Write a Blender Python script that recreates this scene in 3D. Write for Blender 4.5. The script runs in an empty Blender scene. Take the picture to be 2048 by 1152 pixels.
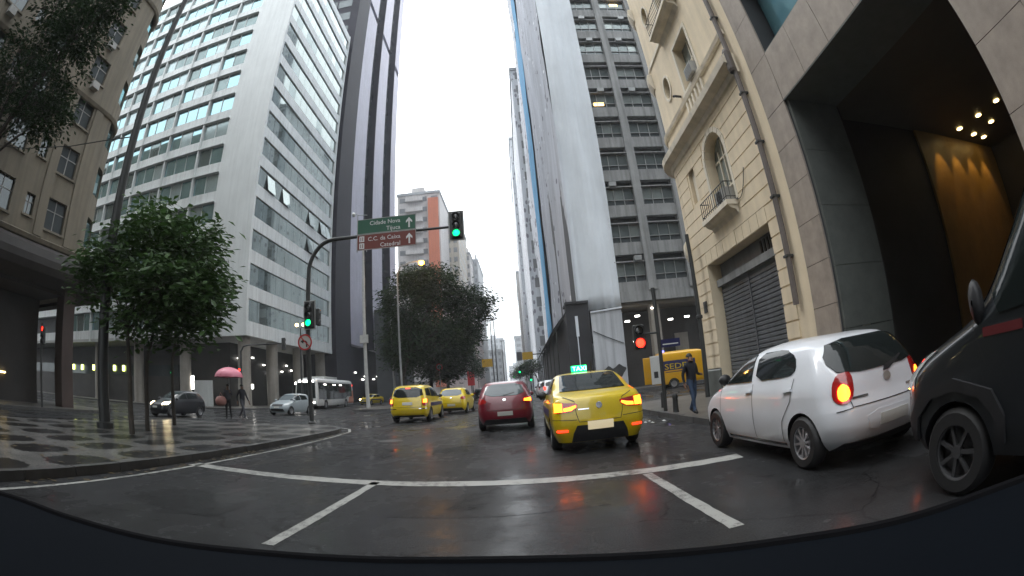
import bpy, bmesh, math, random
from mathutils import Vector, Matrix, noise
from mathutils.bvhtree import BVHTree
random.seed(7)
S = bpy.context.scene
COL = S.collection
R = math.radians

# ---------------------------------------------------------------- camera (wide dash camera lens, equisolid)
cd = bpy.data.cameras.new("dash_camera")
cd.type = 'PANO'
cd.panorama_type = 'FISHEYE_EQUISOLID'
cd.sensor_fit = 'HORIZONTAL'
cd.sensor_width = 36.0
cd.sensor_height = 20.25
cd.fisheye_lens = 957.4 / 2048 * 36.0
cd.fisheye_fov = R(179)
cd.clip_start = 0.02
cd.clip_end = 4000
cam = bpy.data.objects.new("dash_camera", cd)
COL.objects.link(cam)
right = Vector((0.99667289, 0.02216123, -0.07843487))
fwd = Vector((-0.00549876, 0.97841597, 0.20657191))
up = Vector((0.08131982, -0.20545333, 0.97528253))
mw = Matrix((right, up, -fwd)).transposed().to_4x4()
mw.translation = Vector((0, 0, 1.25))
cam.matrix_world = mw
S.camera = cam

# ---------------------------------------------------------------- overcast sky
W = bpy.data.worlds.new("World")
S.world = W
W.use_nodes = True
nt = W.node_tree
nt.nodes.clear()
wo = nt.nodes.new('ShaderNodeOutputWorld')
sky = nt.nodes.new('ShaderNodeTexSky')
sky.sky_type = 'NISHITA'
sky.sun_disc = False
sky.sun_elevation = R(52)
sky.sun_rotation = R(305)
sky.air_density = 1.5
sky.dust_density = 6
hs = nt.nodes.new('ShaderNodeHueSaturation')
hs.inputs['Saturation'].default_value = 0.18
b1 = nt.nodes.new('ShaderNodeBackground')
b1.inputs['Strength'].default_value = 0.06
b2 = nt.nodes.new('ShaderNodeBackground')
b2.inputs['Strength'].default_value = 1.0
tc = nt.nodes.new('ShaderNodeTexCoord')
nz = nt.nodes.new('ShaderNodeTexNoise')
nz.inputs['Scale'].default_value = 2.2
nz.inputs['Detail'].default_value = 5
rp = nt.nodes.new('ShaderNodeValToRGB')
rp.color_ramp.elements[0].position = 0.3
rp.color_ramp.elements[0].color = (0.9, 0.96, 1.0, 1)
rp.color_ramp.elements[1].position = 0.75
rp.color_ramp.elements[1].color = (1.12, 1.16, 1.2, 1)
ad = nt.nodes.new('ShaderNodeAddShader')
L = nt.links.new
L(sky.outputs[0], hs.inputs['Color'])
L(hs.outputs[0], b1.inputs['Color'])
L(tc.outputs['Generated'], nz.inputs['Vector'])
L(nz.outputs[0], rp.inputs[0])
sxyz = nt.nodes.new('ShaderNodeSeparateXYZ')
L(tc.outputs['Generated'], sxyz.inputs[0])
gm = nt.nodes.new('ShaderNodeMapRange')          # overcast sky: horizon a third as bright as the zenith
gm.inputs['From Min'].default_value = 0.0
gm.inputs['From Max'].default_value = 1.0
gm.inputs['To Min'].default_value = 0.9
gm.inputs['To Max'].default_value = 2.7
L(sxyz.outputs['Z'], gm.inputs['Value'])
L(gm.outputs[0], b2.inputs['Strength'])
L(rp.outputs[0], b2.inputs['Color'])
L(b1.outputs[0], ad.inputs[0])
L(b2.outputs[0], ad.inputs[1])
L(ad.outputs[0], wo.inputs['Surface'])

sd = bpy.data.lights.new("sun", 'SUN')
sd.energy = 1.1
sd.angle = R(25)
sd.color = (1.0, 0.98, 0.95)
sun = bpy.data.objects.new("sun", sd)
COL.objects.link(sun)
sun.rotation_euler = (R(38), 0, R(-125))

S.view_settings.view_transform = 'Standard'
S.view_settings.look = 'None'
S.view_settings.exposure = 0.34
S.view_settings.gamma = 1.0
S.view_settings.use_curve_mapping = False
S.cycles.max_bounces = 6
S.cycles.diffuse_bounces = 3
S.cycles.glossy_bounces = 4
S.cycles.transmission_bounces = 2
S.cycles.volume_bounces = 1
S.cycles.sample_clamp_indirect = 4.0
S.cycles.use_denoising = True
S.cycles.caustics_reflective = False
S.cycles.caustics_refractive = False

# ---------------------------------------------------------------- materials
def new_mat(name):
    m = bpy.data.materials.new(name)
    m.use_nodes = True
    t = m.node_tree
    b = t.nodes['Principled BSDF']
    return m, t, b

def pmat(name, col, rough=0.6, metal=0.0, var=0.12, scale=0.7, streak=0.0, bump=0.0, bscale=10.0,
         coat=0.0, crough=0.05, spec=0.5, emit=None, estr=0.0, rvar=0.0, joint=None, ior=None):
    m, t, b = new_mat(name)
    N, LK = t.nodes, t.links.new
    b.inputs['Base Color'].default_value = (*col, 1)
    b.inputs['Roughness'].default_value = rough
    b.inputs['Metallic'].default_value = metal
    b.inputs['Specular IOR Level'].default_value = spec
    b.inputs['Coat Weight'].default_value = coat
    b.inputs['Coat Roughness'].default_value = crough
    if emit is not None:
        b.inputs['Emission Color'].default_value = (*emit, 1)
        b.inputs['Emission Strength'].default_value = estr
    if var or streak or bump or rvar:
        g = N.new('ShaderNodeNewGeometry')
        src = None
        if var:
            n1 = N.new('ShaderNodeTexNoise')
            n1.inputs['Scale'].default_value = scale
            n1.inputs['Detail'].default_value = 7
            n1.inputs['Roughness'].default_value = 0.65
            LK(g.outputs['Position'], n1.inputs['Vector'])
            mr = N.new('ShaderNodeMapRange')
            mr.inputs['From Min'].default_value = 0.25
            mr.inputs['From Max'].default_value = 0.75
            mr.inputs['To Min'].default_value = 1 - var
            mr.inputs['To Max'].default_value = 1 + var
            LK(n1.outputs[0], mr.inputs['Value'])
            src = mr.outputs[0]
            if rvar:
                mr2 = N.new('ShaderNodeMapRange')
                mr2.inputs['From Min'].default_value = 0.3
                mr2.inputs['From Max'].default_value = 0.7
                mr2.inputs['To Min'].default_value = max(0.02, rough - rvar)
                mr2.inputs['To Max'].default_value = min(1, rough + rvar)
                LK(n1.outputs[0], mr2.inputs['Value'])
                LK(mr2.outputs[0], b.inputs['Roughness'])
        if streak:
            mp = N.new('ShaderNodeMapping')
            mp.inputs['Scale'].default_value = (2.2, 2.2, 0.12)
            LK(g.outputs['Position'], mp.inputs['Vector'])
            n2 = N.new('ShaderNodeTexNoise')
            n2.inputs['Scale'].default_value = 1.3
            n2.inputs['Detail'].default_value = 6
            LK(mp.outputs[0], n2.inputs['Vector'])
            mr3 = N.new('ShaderNodeMapRange')
            mr3.inputs['From Min'].default_value = 0.42
            mr3.inputs['From Max'].default_value = 0.7
            mr3.inputs['To Min'].default_value = 1.0
            mr3.inputs['To Max'].default_value = 1 - streak
            LK(n2.outputs[0], mr3.inputs['Value'])
            if src is not None:
                mu = N.new('ShaderNodeMath')
                mu.operation = 'MULTIPLY'
                LK(src, mu.inputs[0])
                LK(mr3.outputs[0], mu.inputs[1])
                src = mu.outputs[0]
            else:
                src = mr3.outputs[0]
        if src is not None:
            vm = N.new('ShaderNodeVectorMath')
            vm.operation = 'SCALE'
            vm.inputs[0].default_value = col
            LK(src, vm.inputs['Scale'])
            LK(vm.outputs[0], b.inputs['Base Color'])
        if bump:
            n3 = N.new('ShaderNodeTexNoise')
            n3.inputs['Scale'].default_value = bscale
            n3.inputs['Detail'].default_value = 4
            LK(g.outputs['Position'], n3.inputs['Vector'])
            bp = N.new('ShaderNodeBump')
            bp.inputs['Strength'].default_value = bump
            bp.inputs['Distance'].default_value = 0.02
            LK(n3.outputs[0], bp.inputs['Height'])
            LK(bp.outputs[0], b.inputs['Normal'])
    return m

def emat(name, col, s):
    return pmat(name, (0.02, 0.02, 0.02), rough=0.3, var=0, emit=col, estr=s)

def wet_asphalt(name, base):
    """grainy asphalt with worn lanes, cracks and thin standing water"""
    m, t, b = new_mat(name)
    N, LK = t.nodes, t.links.new
    g = N.new('ShaderNodeNewGeometry')
    def tex(scale, detail, vec=None, rgh=0.6):
        n = N.new('ShaderNodeTexNoise')
        n.inputs['Scale'].default_value = scale
        n.inputs['Detail'].default_value = detail
        n.inputs['Roughness'].default_value = rgh
        LK(vec or g.outputs['Position'], n.inputs['Vector'])
        return n.outputs[0]
    def rng(src, a, c, lo, hi):
        r = N.new('ShaderNodeMapRange')
        r.inputs['From Min'].default_value = a
        r.inputs['From Max'].default_value = c
        r.inputs['To Min'].default_value = lo
        r.inputs['To Max'].default_value = hi
        LK(src, r.inputs['Value'])
        return r.outputs[0]
    def mul(a, c, op='MULTIPLY'):
        n = N.new('ShaderNodeMath'); n.operation = op
        for i, v in enumerate((a, c)):
            if isinstance(v, (int, float)): n.inputs[i].default_value = v
            else: LK(v, n.inputs[i])
        return n.outputs[0]
    mp = N.new('ShaderNodeMapping')
    mp.inputs['Scale'].default_value = (1.0, 0.16, 1.0)
    LK(g.outputs['Position'], mp.inputs['Vector'])
    lane = tex(0.8, 4, mp.outputs[0])
    big = tex(0.45, 7)
    mid = tex(3.0, 8, rgh=0.7)
    fine = tex(55, 3)
    grit = tex(160, 2)
    # cracks
    wv = N.new('ShaderNodeVectorMath'); wv.operation = 'ADD'
    nv = N.new('ShaderNodeTexNoise'); nv.inputs['Scale'].default_value = 1.1; nv.inputs['Detail'].default_value = 5
    LK(g.outputs['Position'], nv.inputs['Vector'])
    LK(g.outputs['Position'], wv.inputs[0]); LK(nv.outputs['Color'], wv.inputs[1])
    vo = N.new('ShaderNodeTexVoronoi'); vo.feature = 'DISTANCE_TO_EDGE'; vo.inputs['Scale'].default_value = 0.42
    LK(wv.outputs[0], vo.inputs['Vector'])
    crack = mul(rng(vo.outputs['Distance'], 0.0, 0.012, 0.35, 1.0), rng(big, 0.5, 0.58, 0.0, 1.0), 'MAXIMUM')
    crack = mul(crack, 1.0, 'MINIMUM')
    k = mul(rng(big, 0.3, 0.7, 0.7, 1.35), rng(fine, 0.3, 0.7, 0.6, 1.5))
    k = mul(k, rng(mid, 0.3, 0.7, 0.7, 1.3))
    k = mul(k, rng(grit, 0.62, 0.75, 1.0, 2.2))
    k = mul(k, rng(lane, 0.35, 0.65, 0.75, 1.25))
    k = mul(k, crack)
    vm = N.new('ShaderNodeVectorMath'); vm.operation = 'SCALE'
    vm.inputs[0].default_value = base
    LK(k, vm.inputs['Scale'])
    LK(vm.outputs[0], b.inputs['Base Color'])
    b.inputs['Roughness'].default_value = 0.65
    b.inputs['Specular IOR Level'].default_value = 0.12
    b.inputs['Coat IOR'].default_value = 1.33
    wet = rng(mul(mul(big, lane, 'ADD'), mul(mid, 0.35), 'ADD'), 1.0, 1.3, 1.0, 0.0)   # 1 where water stands
    LK(rng(wet, 0.0, 1.0, 0.14, 0.55), b.inputs['Coat Weight'])
    LK(mul(rng(wet, 0.0, 1.0, 0.3, 0.07), rng(mid, 0.3, 0.7, 0.0, 0.06), 'ADD'), b.inputs['Coat Roughness'])
    bp = N.new('ShaderNodeBump')
    bp.inputs['Strength'].default_value = 0.6
    bp.inputs['Distance'].default_value = 0.008
    LK(mul(fine, mul(grit, 0.5), 'ADD'), bp.inputs['Height'])
    LK(bp.outputs[0], b.inputs['Normal'])
    bp2 = N.new('ShaderNodeBump')
    bp2.inputs['Strength'].default_value = 0.12
    bp2.inputs['Distance'].default_value = 0.012
    LK(mul(mid, mul(fine, 0.15), 'ADD'), bp2.inputs['Height'])
    LK(bp2.outputs[0], b.inputs['Coat Normal'])
    return m

def mosaic_mat(name):
    """Black and white wave mosaic (calcada), wet."""
    m, t, b = new_mat(name)
    N, LK = t.nodes, t.links.new
    g = N.new('ShaderNodeNewGeometry')
    sx = N.new('ShaderNodeSeparateXYZ')
    LK(g.outputs['Position'], sx.inputs[0])
    def mth(op, a, c=None):
        n = N.new('ShaderNodeMath'); n.operation = op
        for i, v in enumerate((a, c)):
            if v is None: continue
            if isinstance(v, (int, float)): n.inputs[i].default_value = v
            else: LK(v, n.inputs[i])
        return n.outputs[0]
    sn = mth('SINE', mth('MULTIPLY', sx.outputs['X'], 2.1))
    sn2 = mth('SINE', mth('MULTIPLY', sx.outputs['Y'], 1.7))
    k = mth('MULTIPLY', sn, sn2)
    nz = N.new('ShaderNodeTexNoise'); nz.inputs['Scale'].default_value = 9; nz.inputs['Detail'].default_value = 3
    LK(g.outputs['Position'], nz.inputs['Vector'])
    k = mth('ADD', k, mth('MULTIPLY', mth('SUBTRACT', nz.outputs[0], 0.5), 0.5))
    sel = mth('GREATER_THAN', mth('ABSOLUTE', k), 0.42)
    vo = N.new('ShaderNodeTexVoronoi'); vo.inputs['Scale'].default_value = 14
    vo.feature = 'DISTANCE_TO_EDGE'
    LK(g.outputs['Position'], vo.inputs['Vector'])
    gap = mth('GREATER_THAN', vo.outputs['Distance'], 0.06)
    mx = N.new('ShaderNodeMix'); mx.data_type = 'RGBA'
    LK(sel, mx.inputs['Factor'])
    mx.inputs[6].default_value = (0.15, 0.147, 0.14, 1)
    mx.inputs[7].default_value = (0.013, 0.013, 0.014, 1)
    n2 = N.new('ShaderNodeTexNoise'); n2.inputs['Scale'].default_value = 2.5; n2.inputs['Detail'].default_value = 6
    LK(g.outputs['Position'], n2.inputs['Vector'])
    sc = mth('MULTIPLY', mth('ADD', 0.35, n2.outputs[0]), mth('ADD', 0.55, mth('MULTIPLY', gap, 0.45)))
    vm = N.new('ShaderNodeVectorMath'); vm.operation = 'SCALE'
    LK(mx.outputs[2], vm.inputs[0]); LK(sc, vm.inputs['Scale'])
    LK(vm.outputs[0], b.inputs['Base Color'])
    b.inputs['Roughness'].default_value = 0.5
    b.inputs['Coat Weight'].default_value = 0.4
    b.inputs['Specular IOR Level'].default_value = 0.15
    b.inputs['Coat IOR'].default_value = 1.33
    LK(mth('ADD', 0.03, mth('MULTIPLY', n2.outputs[0], 0.3)), b.inputs['Coat Roughness'])
    bp = N.new('ShaderNodeBump'); bp.inputs['Strength'].default_value = 0.4; bp.inputs['Distance'].default_value = 0.01
    LK(vo.outputs['Distance'], bp.inputs['Height'])
    LK(bp.outputs[0], b.inputs['Normal'])
    LK(bp.outputs[0], b.inputs['Coat Normal'])
    return m

M = {}
M['asphalt'] = wet_asphalt('wet_asphalt', (0.019, 0.0195, 0.0205))
M['patch'] = wet_asphalt('asphalt_patch', (0.012, 0.0122, 0.013))
M['mosaic'] = mosaic_mat('wave_mosaic')
M['paving'] = pmat('wet_paving', (0.1, 0.095, 0.088), 0.5, var=0.35, scale=1.2, coat=0.15, spec=0.2, crough=0.15, bump=0.3, bscale=18)
M['kerb'] = pmat('kerb_granite', (0.06, 0.06, 0.06), 0.5, var=0.35, scale=3, coat=0.3, crough=0.2, bump=0.3, bscale=25)
def worn_paint(name):
    m, t, b_ = new_mat(name)
    N, LK = t.nodes, t.links.new
    g = N.new('ShaderNodeNewGeometry')
    fac = None
    for sc, amp in ((1.1, .9), (9, .8), (60, .7)):
        n = N.new('ShaderNodeTexNoise'); n.inputs['Scale'].default_value = sc; n.inputs['Detail'].default_value = 5
        LK(g.outputs['Position'], n.inputs['Vector'])
        k = N.new('ShaderNodeMath'); k.operation = 'MULTIPLY_ADD'; k.inputs[1].default_value = amp; k.inputs[2].default_value = -amp * .5
        LK(n.outputs[0], k.inputs[0])
        if fac is None: fac = k.outputs[0]
        else:
            ad2 = N.new('ShaderNodeMath'); ad2.operation = 'ADD'; LK(fac, ad2.inputs[0]); LK(k.outputs[0], ad2.inputs[1]); fac = ad2.outputs[0]
    mr = N.new('ShaderNodeMapRange'); mr.inputs['From Min'].default_value = -.3; mr.inputs['From Max'].default_value = .02
    LK(fac, mr.inputs['Value'])
    mx = N.new('ShaderNodeMix'); mx.data_type = 'RGBA'
    LK(mr.outputs[0], mx.inputs['Factor'])
    mx.inputs[6].default_value = (.035, .035, .035, 1); mx.inputs[7].default_value = (.33, .33, .31, 1)
    LK(mx.outputs[2], b_.inputs['Base Color'])
    b_.inputs['Roughness'].default_value = .5
    b_.inputs['Specular IOR Level'].default_value = .3
    return m
M['paint'] = worn_paint('road_paint')
M['plate_glow'] = pmat('glowing_plate', (.5, .48, .42), .4, var=.05, emit=(1.0, .8, .45), estr=.35)  # plate lamp's light put into the plate as its own glow
M['white'] = pmat('white_cladding', (0.64, 0.67, 0.67), 0.55, var=0.07, scale=0.5, streak=0.1)
M['white2'] = pmat('white_spandrel', (0.66, 0.69, 0.69), 0.5, var=0.08, scale=0.5, streak=0.2)
M['fin'] = pmat('aluminium_fin', (0.55, 0.58, 0.58), 0.4, var=0.1)
M['core'] = pmat('dark_core', (0.05, 0.055, 0.06), 0.7, var=0.2)
M['glass'] = pmat('mirror_glass', (0.27, 0.43, 0.46), 0.03, metal=0.85, var=0.1, scale=0.4, bump=0.02, bscale=0.6)
M['glass2'] = pmat('street_glass', (0.26, 0.31, 0.3), 0.03, metal=0.75, var=0.14, scale=0.5, bump=0.02, bscale=0.6)
M['gdark'] = pmat('dark_glass', (0.1, 0.115, 0.12), 0.06, metal=0.4, var=0.3, scale=0.5)
M['tdark'] = pmat('tower_black', (0.02, 0.019, 0.028), 0.6, var=0.2, scale=0.4, spec=0.15)
M['tgrey'] = pmat('tower_pier', (0.4, 0.385, 0.46), 0.5, var=0.1, streak=0.15)
M['concrete'] = pmat('stained_concrete', (0.26, 0.265, 0.265), 0.75, var=0.15, scale=0.8, streak=0.4)
M['soffit'] = pmat('soffit', (0.4, 0.41, 0.4), 0.7, var=0.15)
M['column'] = pmat('stone_column', (0.26, 0.24, 0.21), 0.6, var=0.2, streak=0.2)
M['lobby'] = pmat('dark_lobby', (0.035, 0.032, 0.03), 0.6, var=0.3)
M['cream'] = pmat('cream_render', (0.78, 0.66, 0.48), 0.7, var=0.08, scale=1.3, streak=0.12, bump=0.08, bscale=30)
M['creamw'] = pmat('pale_render', (0.76, 0.69, 0.57), 0.7, var=0.1, scale=1.3, streak=0.2, bump=0.08, bscale=30)
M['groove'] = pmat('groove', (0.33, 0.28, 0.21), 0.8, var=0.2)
M['shutter'] = pmat('shutter_metal', (0.15, 0.16, 0.175), 0.45, metal=0.3, var=0.2, scale=1.5, streak=0.25)
M['granite'] = pmat('grey_granite', (0.34, 0.29, 0.245), 0.5, var=0.22, scale=2.5, streak=0.12, bump=0.1, bscale=60)
M['graniteD'] = pmat('polished_granite', (0.12, 0.13, 0.12), 0.4, var=0.2, scale=2.5)
M['brownceil'] = pmat('brown_ceiling', (0.1, 0.085, 0.065), 0.6, var=0.15)
M['warmwall'] = pmat('gold_wall', (0.3, 0.19, 0.06), 0.45, var=0.25, scale=1.2)
M['teal'] = pmat('teal_glass', (0.12, 0.26, 0.3), 0.08, metal=0.5, var=0.2)
M['beige'] = pmat('beige_render', (0.2, 0.175, 0.132), 0.8, var=0.14, scale=0.9, streak=0.25)
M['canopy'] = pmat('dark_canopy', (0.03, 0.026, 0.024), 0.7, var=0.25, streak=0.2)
M['pillar'] = pmat('brown_pillar', (0.06, 0.04, 0.036), 0.6, var=0.25)
M['metal'] = pmat('galvanised', (0.3, 0.31, 0.31), 0.45, metal=0.4, var=0.2)
M['dmetal'] = pmat('dark_metal', (0.04, 0.042, 0.042), 0.5, metal=0.2, var=0.3)
M['lpole'] = pmat('pale_pole', (0.35, 0.35, 0.34), 0.6, var=0.2, scale=3)
M['black'] = pmat('black_plastic', (0.018, 0.018, 0.02), 0.5, var=0.2)
M['pipe'] = pmat('old_pipe', (0.13, 0.11, 0.1), 0.6, var=0.2)
M['tyre'] = pmat('tyre', (0.016, 0.016, 0.017), 0.6, var=0.2)
M['rubber'] = pmat('rubber', (0.006, 0.006, 0.007), 0.8, var=0, spec=0.05)
M['rim'] = pmat('alloy', (0.5, 0.5, 0.52), 0.3, metal=0.8, var=0.1)
M['carglass'] = pmat('car_glass', (0.014, 0.018, 0.018), 0.05, var=0, spec=0.38)
M['carglassL'] = pmat('car_glass_light', (0.09, 0.11, 0.12), 0.06, var=0, spec=0.6)
M['net'] = pmat('scaffold_net', (0.46, 0.48, 0.51), 0.85, var=0.12, scale=0.25, streak=0.3, bump=0.5, bscale=0.6)
M['netw'] = pmat('white_net', (0.62, 0.66, 0.7), 0.85, var=0.12, scale=0.2, streak=0.06, bump=0.3, bscale=0.8)
M['netb'] = pmat('blue_net', (0.1, 0.36, 0.62), 0.85, var=0.12, scale=0.5, streak=0.15)
M['scaf'] = pmat('black_hoarding', (0.022, 0.022, 0.026), 0.7, var=0.35, scale=0.7)
M['bark'] = pmat('bark', (0.05, 0.042, 0.034), 0.8, var=0.4, scale=5, bump=0.5, bscale=18)
M['text'] = pmat('sign_text', (0.75, 0.75, 0.75), 0.5, var=0)
M['red'] = pmat('sign_red', (0.5, 0.03, 0.03), 0.5, var=0.05)
M['plate'] = pmat('number_plate', (0.55, 0.55, 0.52), 0.4, var=0.05)
M['chrome'] = pmat('chrome', (0.7, 0.7, 0.72), 0.15, metal=1, var=0)
M['e_red'] = emat('lit_red', (1.0, 0.012, 0.005), 12)
M['e_tail'] = emat('lit_tail_red', (1.0, 0.03, 0.01), 3.5)
M['e_brake'] = emat('lit_brake', (1.0, 0.13, 0.008), 9)
M['e_amber'] = emat('lit_amber', (1.0, 0.36, 0.015), 60)
M['e_green'] = emat('lit_green', (0.0, 0.9, 0.22), 3)
M['e_white'] = emat('lit_white', (1.0, 0.97, 0.9), 8)
M['e_warm'] = emat('lit_warm', (1.0, 0.72, 0.28), 10)
M['e_yel'] = emat('lit_yellow', (0.9, 1.0, 0.25), 5)
M['e_blue'] = emat('lit_blue', (0.15, 0.15, 1.0), 5)
M['e_head'] = emat('headlamp', (1.0, 0.8, 0.45), 30)
M['dimred'] = pmat('dim_red', (0.1, 0.008, 0.01), 0.5, var=0)
M['rimd'] = pmat('steel_rim', (0.09, 0.09, 0.095), 0.4, metal=0.5, var=0.2)
M['glassb'] = pmat('blind_glass', (0.36, 0.45, 0.46), 0.12, metal=0.5, var=0.15, scale=1.5)
M['glassc'] = pmat('clear_glass', (0.16, 0.21, 0.21), 0.04, metal=0.7, var=0.2, scale=0.8)
M['farwin'] = pmat('far_window', (0.2, 0.21, 0.22), 0.3, var=0.3, scale=0.3)
M['lens_red'] = pmat('red_lens', (0.35, 0.012, 0.012), 0.15, var=0, coat=1)
M['lens_off'] = pmat('dark_lens', (0.02, 0.02, 0.02), 0.2, var=0, coat=0.6)
M['lens_clear'] = pmat('clear_lens', (0.5, 0.52, 0.52), 0.12, var=0, coat=1)

# ---------------------------------------------------------------- mesh helpers
class MB:
    def __init__(s):
        s.v, s.f = [], []
    def quad(s, *p):
        n = len(s.v)
        s.v += [tuple(q) for q in p]
        s.f.append(tuple(range(n, n + len(p))))
        return s
    def box(s, x0, x1, y0, y1, z0, z1):
        n = len(s.v)
        s.v += [(x0, y0, z0), (x1, y0, z0), (x1, y1, z0), (x0, y1, z0), (x0, y0, z1), (x1, y0, z1), (x1, y1, z1), (x0, y1, z1)]
        s.f += [tuple(n + i for i in q) for q in ((3, 2, 1, 0), (4, 5, 6, 7), (0, 1, 5, 4), (1, 2, 6, 5), (2, 3, 7, 6), (3, 0, 4, 7))]
        return s
    def prism(s, poly, axis, a, b):
        """poly: 2d outline; axis 'x': (y,z), 'y': (x,z), 'z': (x,y)."""
        def P(q, t):
            return {'x': (t, q[0], q[1]), 'y': (q[0], t, q[1]), 'z': (q[0], q[1], t)}[axis]
        n = len(s.v); k = len(poly)
        s.v += [P(q, a) for q in poly] + [P(q, b) for q in poly]
        s.f.append(tuple(range(n, n + k)))
        s.f.append(tuple(range(n + 2 * k - 1, n + k - 1, -1)))
        for i in range(k):
            j = (i + 1) % k
            s.f.append((n + i, n + k + i, n + k + j, n + j))
        return s
    def tube(s, path, r, n=10, cap=True):
        path = [Vector(p) for p in path]
        rr = r if isinstance(r, (list, tuple)) else [r] * len(path)
        base = len(s.v)
        prevx = None
        for i, p in enumerate(path):
            d = (path[min(i + 1, len(path) - 1)] - path[max(i - 1, 0)])
            d = d.normalized() if d.length > 1e-9 else Vector((0, 0, 1))
            ref = prevx if prevx is not None else (Vector((1, 0, 0)) if abs(d.x) < 0.9 else Vector((0, 1, 0)))
            x = (ref - d * ref.dot(d))
            if x.length < 1e-6:
                x = d.orthogonal()
            x.normalize(); prevx = x
            y = d.cross(x)
            for k in range(n):
                a = 2 * math.pi * k / n
                q = p + (x * math.cos(a) + y * math.sin(a)) * rr[i]
                s.v.append(tuple(q))
        for i in range(len(path) - 1):
            for k in range(n):
                a, b = base + i * n + k, base + i * n + (k + 1) % n
                s.f.append((a, b, b + n, a + n))
        if cap:
            s.f.append(tuple(base + k for k in range(n - 1, -1, -1)))
            s.f.append(tuple(base + (len(path) - 1) * n + k for k in range(n)))
        return s
    def lathe(s, prof, n=24, c=(0, 0, 0), axis='z'):
        """prof: [(r, h)] open or closed along the axis."""
        base = len(s.v)
        for r, h in prof:
            for k in range(n):
                a = 2 * math.pi * k / n
                u, w = r * math.cos(a), r * math.sin(a)
                p = {'z': (u, w, h), 'x': (h, u, w), 'y': (u, h, w)}[axis]
                s.v.append((p[0] + c[0], p[1] + c[1], p[2] + c[2]))
        for i in range(len(prof) - 1):
            for k in range(n):
                a, b = base + i * n + k, base + i * n + (k + 1) % n
                s.f.append((a, b, b + n, a + n))
        return s
    def mesh(s, name):
        me = bpy.data.meshes.new(name)
        me.from_pydata(s.v, [], s.f)
        me.update()
        return me
    def build(s, name, mat, parent=None, smooth=None, bevel=0):
        me = s.mesh(name)
        bm = bmesh.new(); bm.from_mesh(me)
        bmesh.ops.recalc_face_normals(bm, faces=bm.faces)
        if bevel:
            es = [e for e in bm.edges if len(e.link_faces) == 2 and e.calc_face_angle(0) > 0.6]
            bmesh.ops.bevel(bm, geom=es, offset=bevel, segments=1, affect='EDGES', clamp_overlap=True)
        bm.to_mesh(me); bm.free()
        return link(me, name, mat, parent, smooth)

def link(me, name, mat, parent=None, smooth=None):
    me.materials.clear()
    me.materials.append(M[mat] if isinstance(mat, str) else mat)
    if smooth is not None:
        me.shade_smooth()
        me.set_sharp_from_angle(angle=R(smooth))
    o = bpy.data.objects.new(name, me)
    COL.objects.link(o)
    if parent is not None:
        attach(o, parent)
    return o

def basis(o):
    return Matrix.LocRotScale(o.location, o.rotation_euler, o.scale)

def world(o):
    m = basis(o)
    if o.parent is not None:
        m = world(o.parent) @ o.matrix_parent_inverse @ m
    return m

def attach(o, parent):
    """o keeps its placement in the frame its parent stands in."""
    o.parent = parent
    o.matrix_parent_inverse = world(parent).inverted()

def thing(name, label, cat, loc=(0, 0, 0), group=None):
    o = bpy.data.objects.new(name, None)
    COL.objects.link(o)
    o.location = loc
    o.empty_display_size = 0.3
    tag(o, label, cat, group)
    return o

def tag(o, label, cat, group=None):
    o['label'] = label
    o['category'] = cat
    if group:
        o['group'] = group
    return o

def struct(o, kind='structure'):
    o['kind'] = kind
    return o

def inst(me, name, loc, parent, scale=(1, 1, 1), rot=(0, 0, 0)):
    o = bpy.data.objects.new(name, me)
    COL.objects.link(o)
    o.location = loc
    o.scale = scale
    o.rotation_euler = rot
    if parent is not None:
        attach(o, parent)
    return o

def unit_box(mat, name='unit'):
    me = MB().box(-.5, .5, -.5, .5, -.5, .5).mesh(name)
    me.materials.append(M[mat])
    return me
UB = {}
def bx(name, mat, parent, x0, x1, y0, y1, z0, z1, rot=(0, 0, 0)):
    if mat not in UB:
        UB[mat] = unit_box(mat, 'box_' + mat)
    return inst(UB[mat], name, ((x0 + x1) / 2, (y0 + y1) / 2, (z0 + z1) / 2), parent,
                (abs(x1 - x0), abs(y1 - y0), abs(z1 - z0)), rot)

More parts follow.
